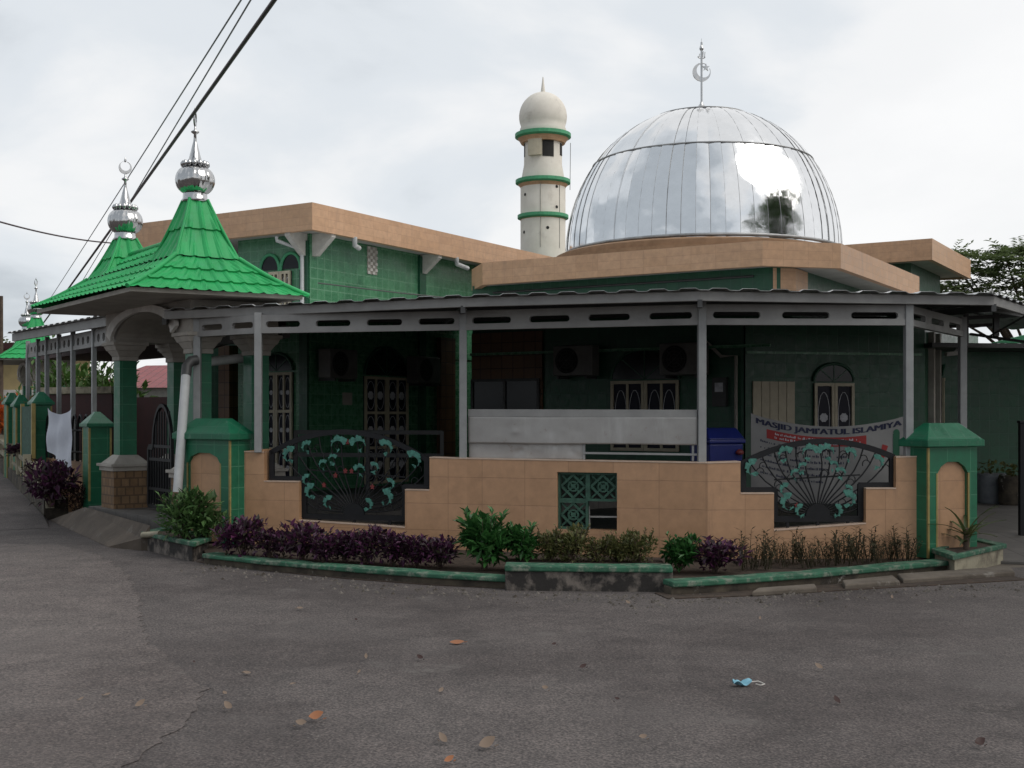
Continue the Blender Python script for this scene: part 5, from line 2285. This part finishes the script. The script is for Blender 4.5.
sack(992, 19.6, .5, .5, 'grey-blue sack with a drooping plant against the green annex wall', 'sack')
sack(1012, 19.2, .48, .42, 'darker sack with a leafy plant next to the grey-blue sack', 'kerb_side')
b = MB()
b.cbox(on(1022, 14.6, .05), (.07, .07, 1.45), (1, 0))
b.cbox(on(1022, 14.6, 1.5), (.09, .09, .03), (1, 0))
tag(b.build('gate_post', 'iron', loc=on(1022, 14.6, .05), bevel=.004), 'thin black metal gate post at the right edge', 'post')

# ------------------------------------------------------------------ wires and poles
pole_c = on(1, 33)
b = MB()
b.lathe([(.07, 0), (.055, EYE + (HY - 296) / F * 33)], pole_c, 12)
tag(b.build('utility_pole', 'bark', loc=pole_c), 'dark slim pole at the left edge of the street', 'pole')


def wire(p, q, r, sag, label, mat, name='power_cable', n=30):
    b = MB()
    pts = []
    for i in range(n + 1):
        t = i / n
        x = p.lerp(q, t)
        x.z -= sag * 4 * t * (1 - t)
        pts.append(x)
    b.tube(pts, r, 6)
    tag(b.build(name, mat, loc=p), label, 'cable', 'overhead cables')


def ext(a, b_, k):
    return b_ + (b_ - a) * k


def two(pxa, ya, da, pxb, yb, db, k=.5):
    A, B = at(pxa, ya, da), at(pxb, yb, db)
    return A, ext(A, B, k)


A, B = two(31, 340, 44, 273, 0, 10.5, .2)
wire(A, B, .021, .03, 'thick dark overhead cable slanting across the upper left sky', 'cable')
A, B = two(66, 308, 44, 250, 0, 12, .2)
wire(A, B, .009, .02, 'thin overhead wire close beside the thick cable', 'wire')
A, B = two(46, 305, 44, 240, 0, 12, .2)
wire(A, B, .009, .03, 'thin overhead wire, outermost on the left of the thick cable', 'wire')
A, B = at(-60, 203, 20), at(112, 243, 30)
wire(A, B, .017, .12, 'dark sagging wire entering from the left edge of the sky', 'cable')
b = MB()
b.tube([at(318, 283, 21.2), at(400, 293, 22), at(470, 300, 23)], .012, 5)
tag(b.build('wall_cable', 'dark_grey', loc=at(318, 283, 21.2)), 'thin black cable slung along the upper green hall wall', 'cable')


# ------------------------------------------------------------------ plants
def leaf(b, p, d, up, L, w, fold=.25, m=0):
    d = d.normalized()
    s = d.cross(up)
    if s.length < 1e-4:
        s = V(1, 0, 0)
    s = s.normalized() * w / 2
    n = s.cross(d).normalized()
    a = p
    c = p + d * L
    mL = p + d * L * .45 + s + n * w * fold
    mR = p + d * L * .45 - s + n * w * fold
    b.add([a, mR, c, mL], [(0, 1, 2), (0, 2, 3)], m)


def bush_mesh(seed, R, H, n, L, w, stems=10, up=.3):
    rn_ = random.Random(seed)
    b = MB()
    st = MB()
    lobes = [(rn_.uniform(-.55, .55) * R, rn_.uniform(-.55, .55) * R, H * rn_.uniform(.45, .78), rn_.uniform(.35, .55) * R) for _ in range(7)]
    lobes += [(0, 0, H * .45, R * .75)]
    for (x, y, z, r) in lobes[:stems]:
        for k in range(2):
            p0 = V(rn_.uniform(-.12, .12) * R, rn_.uniform(-.12, .12) * R, 0)
            p1 = V(x, y, z) + V(rn_.uniform(-1, 1), rn_.uniform(-1, 1), rn_.uniform(0, 1)) * r * .7
            st.tube([p0, p0.lerp(p1, .5) + V(rn_.uniform(-.03, .03), rn_.uniform(-.03, .03), .03), p1], .007, 4, taper=.4)
    for i in range(n):
        x, y, z, r = rn_.choice(lobes)
        v = V(rn_.gauss(0, 1), rn_.gauss(0, 1), rn_.gauss(0, 1)).normalized()
        p = V(x, y, z) + V(v.x * r, v.y * r, v.z * r * .9) * rn_.uniform(.55, 1.05)
        if p.z < .02:
            p.z = rn_.uniform(.02, .12)
        d = (v * .7 + V(0, 0, up) + V(rn_.uniform(-1, 1), rn_.uniform(-1, 1), rn_.uniform(-.8, .8))).normalized()
        sc = rn_.choice((.45, .7, .9, 1.0, 1.3))
        leaf(b, p, d, V(rn_.uniform(-.4, .4), rn_.uniform(-.4, .4), 1), L * sc, w * sc)
    # stray shoots
    for k in range(9):
        a = rn_.uniform(0, 6.28)
        p0 = V(math.cos(a) * R * .4, math.sin(a) * R * .4, H * .6)
        p1 = p0 + V(math.cos(a) * R * .3, math.sin(a) * R * .3, H * rn_.uniform(.3, .55))
        st.tube([p0, p1], .004, 4)
        for j in range(7):
            q = p0.lerp(p1, .35 + .65 * j / 6)
            d = V(rn_.uniform(-1, 1), rn_.uniform(-1, 1), .6)
            leaf(b, q, d, V(0, 0, 1), L * .8, w * .8)
    return b, st


PROTO = {}


def bush(kind, name, px, d, z, scale, label, group, cat='plant', rz=None, sz=1.0):
    params = {'purple': (3, .30, .36, 640, .085, .046, 'purple'), 'bush': (5, .36, .46, 1300, .11, .042, 'bush'), 'glossy': (7, .28, .48, 950, .115, .055, 'glossy'),
              'olive': (9, .22, .30, 1100, .045, .028, 'olive'), 'maroon': (13, .35, .45, 800, .06, .028, 'maroon_leaf'), 'lime': (15, .9, 1.9, 1500, .16, .07, 'lime'),
              'flower': (17, .3, .5, 420, .09, .06, 'flower'), 'straw': (19, .4, .35, 400, .12, .02, 'straw')}[kind]
    variant = random.randint(0, 2)
    key = (kind, variant)
    if key not in PROTO:
        b, st = bush_mesh(params[0] + 31 * variant, *params[1:6])
        PROTO[key] = (b, st, None)
    b, st, done = PROTO[key]
    c = on(px, d, z)
    if done is None:
        r = bpy.data.objects.new(name, None)
        r.empty_display_size = .1
        COL.objects.link(r)
        ORG[r.name] = V(0, 0, 0)
        b.build('foliage', params[6], r, fix=False)
        st.build('stems', 'bark', r)
        PROTO[key] = (b, st, r)
    else:
        r = copy_tree(done)
    r.location = c
    r.scale = (scale, scale, scale * sz)
    r.rotation_euler = (0, 0, random.uniform(0, 6.28) if rz is None else rz)
    return tag(r, label, cat, group)


PG = 'purple plants along the left kerb'
pl_ = [(243, 12.7, .95, 'purple plant closest to the left pier, below the left end of the orange wall'),
       (270, 12.5, .72, 'short purple plant between the first two tall ones by the left pier'),
       (303, 12.3, .95, 'purple plant below the left bottom corner of the left grille'),
       (325, 12.1, .68, 'low purple plant under the left half of the left grille'),
       (345, 12.15, .78, 'purple plant under the middle of the left grille, left of a taller one'),
       (366, 12.0, .85, 'purple plant with raised top under the middle of the left grille'),
       (393, 11.9, .78, 'purple plant under the right half of the left grille'),
       (416, 11.8, .74, 'purple plant below the right bottom corner of the left grille'),
       (440, 11.7, .72, 'last purple plant of the row, next to the glossy green bush')]
for px, d, s, lab in pl_:
    bush('purple', 'purple_shrub', px, d, .1, s, lab, PG, 'shrub')
bush('bush', 'green_shrub', 182, 13.5, .2, 1.05, 'spreading green shrub in the planter before the left pier', None, 'shrub', sz=.95)
bush('bush', 'green_shrub', 207, 13.5, .2, .62, 'smaller green shrub right beside the spreading one at the left pier', None, 'shrub', sz=.9)
bush('glossy', 'glossy_shrub', 484, 11.55, .1, 1.0, 'tall glossy green shrub between purple plants and raised planter', None, 'shrub', sz=1.05)
bush('glossy', 'glossy_shrub', 521, 11.5, .16, .72, 'shorter glossy green shrub at the left end of the raised planter', None, 'shrub')
bush('glossy', 'glossy_shrub', 680, 11.4, .12, .62, 'small glossy green shrub at the right end of the raised planter', None, 'shrub')
og = 'small olive shrubs below the broken vent'
for px, d, s, sz, lab in ((549, 11.45, .78, 1.25, 'narrow olive shrub below the left edge of the broken vent'), (572, 11.4, 1.05, 1.0, 'broad olive shrub below the left half of the vent'),
                          (600, 11.4, .75, 1.0, 'low olive shrub below the right half of the vent'), (618, 11.45, .8, 1.05, 'olive shrub just right of the vent middle, under its right edge'),
                          (640, 11.4, .85, 1.1, 'last olive shrub at the right, beyond the vent')):
    bush('olive', 'olive_shrub', px, d, .18, s, lab, og, 'shrub', sz=sz)
bush('purple', 'purple_shrub', 716, 11.35, .1, .9, 'lone purple shrub at the left end of the weedy kerb', None, 'shrub', sz=.85)
# side street plants
bush('purple', 'purple_shrub', 52, 17.9, .22, 1.35, 'large round purple shrub at the end of the street planter', None, 'shrub', sz=1.25)
bush('maroon', 'dark_red_shrub', 77, 18.2, .1, 1.0, 'dark reddish low shrub between purple shrub and ramp pier', None, 'shrub')
bush('maroon', 'dark_red_shrub', 38, 19.9, .45, .85, 'dark reddish shrub farther along the street planter', None, 'shrub')
bush('purple', 'purple_shrub', 18, 21.6, .85, .9, 'small purple shrub farthest along the street planter', None, 'shrub', sz=.6)
bush('flower', 'flower_bush', 5, 25, 1.1, 1.6, 'orange flowering bush at the left edge', None, 'bush')
bush('straw', 'dry_bush', 29, 22.5, 1.55, .9, 'dry straw-brown tuft above the pale green board', None, 'bush')
bush('lime', 'yard_shrub', 98, 28.5, 0, 1.62, 'light green leafy yard shrub near the gateway column', None, 'shrub')
bush('lime', 'yard_shrub', 66, 29.5, 0, 1.58, 'light green leafy yard shrub left of the middle side canopy post', None, 'shrub')

# thin dry weeds along the right kerb
WEED = []
rn_ = random.Random(21)
for v in range(4):
    b = MB()
    for k in range(rn_.randint(3, 5)):
        a = rn_.uniform(0, 6.28)
        h = rn_.uniform(.26, .46)
        p0 = V(math.cos(a) * .03, math.sin(a) * .03, 0)
        p1 = V(math.cos(a) * rn_.uniform(.03, .14), math.sin(a) * rn_.uniform(.03, .14), h)
        b.tube([p0, p0.lerp(p1, .5) + V(.01, 0, 0), p1], .005, 4, taper=.4)
        for j in range(11):
            q = p0.lerp(p1, .2 + .8 * j / 10)
            aa = rn_.uniform(0, 6.28)
            leaf(b, q, V(math.cos(aa), math.sin(aa), rn_.uniform(.2, 1.1)), V(0, 0, 1), rn_.uniform(.045, .085), .018)
    WEED.append(b)
wp = []
n = 54
for i in range(n):
    px = 742 + (912 - 742) * i / (n - 1) + rn_.uniform(-2, 2)
    t = (px - 742) / 170
    d = 11.75 + .45 * t + rn_.uniform(-.28, .3)
    v = i % 4
    if i < 4:
        o = WEED[v].build('weed_plant', 'weed', fix=False)
        WEED[v] = (WEED[v], o)
    else:
        o = WEED[v][1].copy()
        COL.objects.link(o)
    o.location = on(px, d, .1)
    s = rn_.uniform(.6, 1.0)
    o.scale = (s * 1.15, s * 1.15, s * .8)
    o.rotation_euler = (0, 0, rn_.uniform(0, 6.28))
    tag(o, 'thin dry dark-stemmed weed rooted along the right stretch of orange wall', 'weed', 'dry weeds along the right kerb')

# spiky plant in the right planter
sp = thing('spiky_plant', on(966, 12.5, .19), 'spiky long-leaved plant in the right box planter', 'plant')
b = MB()
rn_ = random.Random(2)
base = on(966, 12.5, .19)
for k in range(17):
    a = k * 2.4
    el_ = rn_.uniform(.35, 1.25)
    Lf = rn_.uniform(.34, .56)
    d = V(math.cos(a) * math.cos(el_), math.sin(a) * math.cos(el_), math.sin(el_))
    side = V(-math.sin(a), math.cos(a), 0)
    z0_ = .03 + .16 * rn_.random()
    vs = []
    for i in range(6):
        t = i / 5
        p = base + V(0, 0, z0_) + d * Lf * t + V(math.cos(a), math.sin(a), 0) * .12 * t * t - V(0, 0, .16 * t * t)
        w_ = .024 * (1 - t) ** .6 + .002
        vs += [p - side * w_, p + V(0, 0, -.006), p + side * w_]
    fs = []
    for i in range(5):
        o_ = i * 3
        fs += [(o_, o_ + 1, o_ + 4, o_ + 3), (o_ + 1, o_ + 2, o_ + 5, o_ + 4)]
    b.add(vs, fs)
M['spike'] = leafmat('spiky leaf', [(.05, .075, .025), (.08, .11, .04), (.10, .10, .045)])
b.build('leaves', 'spike', sp, fix=False)
b = MB()
b.tube([base, base + V(.01, 0, .12), base + V(0, 0, .22)], .03, 7)
b.build('stem', 'bark', sp)


# trees
def tree(name, base, H, pads, nl, L, w, label, mat='tree', trunk_r=.16, group=None):
    r = thing(name, base, label, 'tree', group)
    rn_ = random.Random(int(base.x * 10) + 77)
    t = MB()
    top = base + V(.2, .1, H * .72)
    t.tube([base, base + V(.08, .03, H * .3), top], trunk_r, 9, taper=.5)
    for (x, y, z, rx, rz) in pads:
        c = base + V(x, y, z)
        f0 = base + V(.1, .05, H * rn_.uniform(.35, .62))
        t.tube([f0, f0.lerp(c, .5) + V(0, 0, .15), c], trunk_r * .4, 6, taper=.25)
    t.build('trunk', 'bark', r)
    b = MB()
    per = nl // len(pads)
    for (x, y, z, rx, rz) in pads:
        c = base + V(x, y, z)
        for tw in range(per // 14):
            # a twig with two rows of leaflets
            v = V(rn_.gauss(0, 1), rn_.gauss(0, 1), rn_.gauss(0, .6)).normalized()
            p = c + V(v.x * rx, v.y * rx, v.z * rz) * rn_.uniform(.35, 1.0)
            d = V(v.x, v.y, rn_.uniform(-.25, .3)).normalized()
            s = d.cross(V(0, 0, 1)).normalized()
            for j in range(14):
                q = p + d * (j // 2) * L * .42
                dd = d * .5 + s * (1 if j % 2 else -1) + V(0, 0, rn_.uniform(-.4, .3))
                leaf(b, q, dd, V(rn_.uniform(-.3, .3), rn_.uniform(-.3, .3), 1), L * rn_.uniform(.7, 1.2), w)
    b.build('crown', mat, r, fix=False)
    return r


rn_ = random.Random(3)
TB = on(1030, 33)
pads = []
for (px, y, rx, rz) in ((1000, 262, 1.0, .28), (972, 272, .7, .18), (1018, 252, .8, .22), (958, 290, .8, .26), (985, 288, 1.1, .3), (1015, 280, 1.2, .4), (1045, 262, 1.3, .5), (963, 252, .45, .10), (1060, 285, 1.5, .6), (1000, 305, 1.3, .4), (960, 306, .9, .3), (1050, 252, .8, .3), (1095, 265, 1.4, .6)):
    p = at(px, y, 33)
    pads.append((p.x - TB.x, rn_.uniform(-1, 1.4), p.z, rx, rz))
tree('spreading_tree', TB, 6, pads, 12000, .20, .07, 'feathery green spreading tree behind the right end of the canopy')
for (px, d, h, lab) in ((-38, 62, 6.0, 'rounded green tree beyond the ochre house at the far left'), (-130, 44, 6.5, 'large dark tree outside the left edge of the street')):
    c = on(px, d)
    tree('street_tree', c, h, [(rn_.uniform(-1.4, 1.4), rn_.uniform(-1.4, 1.4), h * rn_.uniform(.5, .95), 1.3, .8) for _ in range(9)], 3600, .3, .14, lab)

rn_ = random.Random(12)
TBR = V(19.5, 11.5, 0)
pads = []
for k in range(40):
    a = rn_.uniform(0, 6.28)
    rr = 8.2 * rn_.random() ** .5
    pads.append((math.cos(a) * rr, math.sin(a) * rr, rn_.uniform(5.5, 17.5) - rr * .35, rn_.uniform(1.2, 2.0), rn_.uniform(.7, 1.2)))
tree('shade_tree', TBR, 14, pads, 13000, .55, .26, 'tall shade tree right of the mosque, mirrored dark in the silver dome', mat='bush', trunk_r=.35)

# ------------------------------------------------------------------ leaves and litter on the road
LG = 'fallen leaves on the asphalt'


def ground_leaf(px, y, L, mat, label, rz, curl=.3):
    d = EYE * F / (y - HY)
    c = on(px, d, .008)
    b = MB()
    X = V(math.cos(rz), math.sin(rz), 0)
    Y = perp(X)
    n = 6
    vs = []
    for i in range(n + 1):
        t = i / n
        w_ = L * .28 * math.sin(PI * min(1, t * .96 + .02)) ** .8
        zc_ = curl * L * (abs(t - .5) ** 2)
        p = c + X * L * (t - .5)
        tilt = [V(0, 0, max(0, .028 + .75 * (k.y - c.y)) * min(1, curl * 2)) for k in (p - Y * w_, p, p + Y * w_)]
        vs += [p - Y * w_ + V(0, 0, zc_ + curl * w_ * .5) + tilt[0], p + V(0, 0, zc_) + tilt[1], p + Y * w_ + V(0, 0, zc_ + curl * w_ * .7) + tilt[2]]
    fs = []
    for i in range(n):
        o_ = i * 3
        fs += [(o_, o_ + 1, o_ + 4, o_ + 3), (o_ + 1, o_ + 2, o_ + 5, o_ + 4)]
    b.add(vs, fs, 0, True)
    b.tube([c + X * L * .48 + V(0, 0, .01), c + X * L * .72 + V(0, 0, .015)], .0025, 4)
    tag(b.build('fallen_leaf', mat, loc=c, fix=False), label, 'leaf', LG)


ground_leaf(316, 723, .075, 'dry_leaf', 'bright orange curled leaf on the asphalt at the lower left', .3, .5)
ground_leaf(457, 645, .10, 'dry_leaf', 'orange leaf on the asphalt below the left part of the raised planter', .1, .2)
ground_leaf(487, 751, .085, 'pale_leaf', 'long pale leaf near the bottom middle of the road', .5, .5)
ground_leaf(443, 746, .06, 'pale_leaf', 'grey-brown leaf just left of the long pale leaf at the bottom', 2.3, .5)
ground_leaf(228, 713, .06, 'pale_leaf', 'pale curled leaf left of the bright orange leaf', 2.5, .6)
ground_leaf(449, 766, .05, 'dry_leaf', 'orange leaf at the very bottom edge of the road', .6, .4)
ground_leaf(980, 750, .06, 'maroon_leaf', 'dark brown leaf near the bottom right corner', .4, .6)
rn_ = random.Random(6)
for (px, y) in ((300, 611), (356, 624), (366, 662), (420, 662), (359, 677), (194, 665), (247, 676), (292, 687), (301, 730), (81, 703), (107, 698), (140, 710), (225, 697), (441, 694),
                (628, 606), (554, 648), (583, 671), (819, 672), (837, 705), (617, 705), (892, 601), (643, 743), (760, 622), (545, 694)):
    ground_leaf(px, y, rn_.uniform(.025, .06), rn_.choice(('pale_leaf', 'pale_leaf', 'pale_leaf', 'maroon_leaf')), 'small faded leaf scrap scattered on the asphalt', rn_.uniform(0, 6.28), rn_.uniform(.2, .6))
d = EYE * F / (687 - HY)
c = on(742, d, .01)
fm = thing('face_mask', c, 'crumpled light blue face mask lying on the road', 'mask')
b = MB()
b.grid(lambda u, v: c + V((u - .5) * .11, (v - .5) * .06 + .02 * (u - .5), .018 + .014 * math.sin(u * 7 + v * 3) + .008 * math.sin(v * 12)), 14, 8, 0, True)
b.build('mask_cloth', 'litter_blue', fm, fix=False)
b = MB()
b.tube([c + V(.05, 0, .02), c + V(.10, .02, .02), c + V(.13, -.02, .012), c + V(.10, -.05, .012), c + V(.075, -.03, .015)], .003, 5)
b.build('ear_loop', 'white_plaster', fm)

rn_ = random.Random(40)
b = MB()
line = [on(200, 12.7), on(262, 12.0), on(350, 11.3), on(430, 10.9), on(512, 10.6), on(600, 10.5), on(672, 10.4), on(765, 10.5), on(830, 10.65), on(930, 11.0), on(1030, 11.2)]
for k in range(900):
    i = rn_.randrange(len(line) - 1)
    p = line[i].lerp(line[i + 1], rn_.random()) + V(rn_.uniform(-.1, .1), -abs(rn_.gauss(0, .35)) + .12, .004)
    r_ = rn_.choice((.006, .008, .010, .014, .022))
    q = [p + V(math.cos(a) * r_ * rn_.uniform(.7, 1.3), math.sin(a) * r_ * rn_.uniform(.7, 1.3), 0) for a in (0, 1.57, 3.14, 4.71)]
    b.add(q + [p + V(0, 0, r_ * .9)], [(0, 1, 4), (1, 2, 4), (2, 3, 4), (3, 0, 4)])
M['grit'] = leafmat('kerb grit', [(.07, .06, .05), (.13, .115, .10), (.20, .18, .16), (.05, .04, .03)], .9)
gg = b.build('gravel', 'grit', fix=False)
tag(gg, 'loose grit and gravel gathered along the kerb edge', 'gravel', kind='stuff')
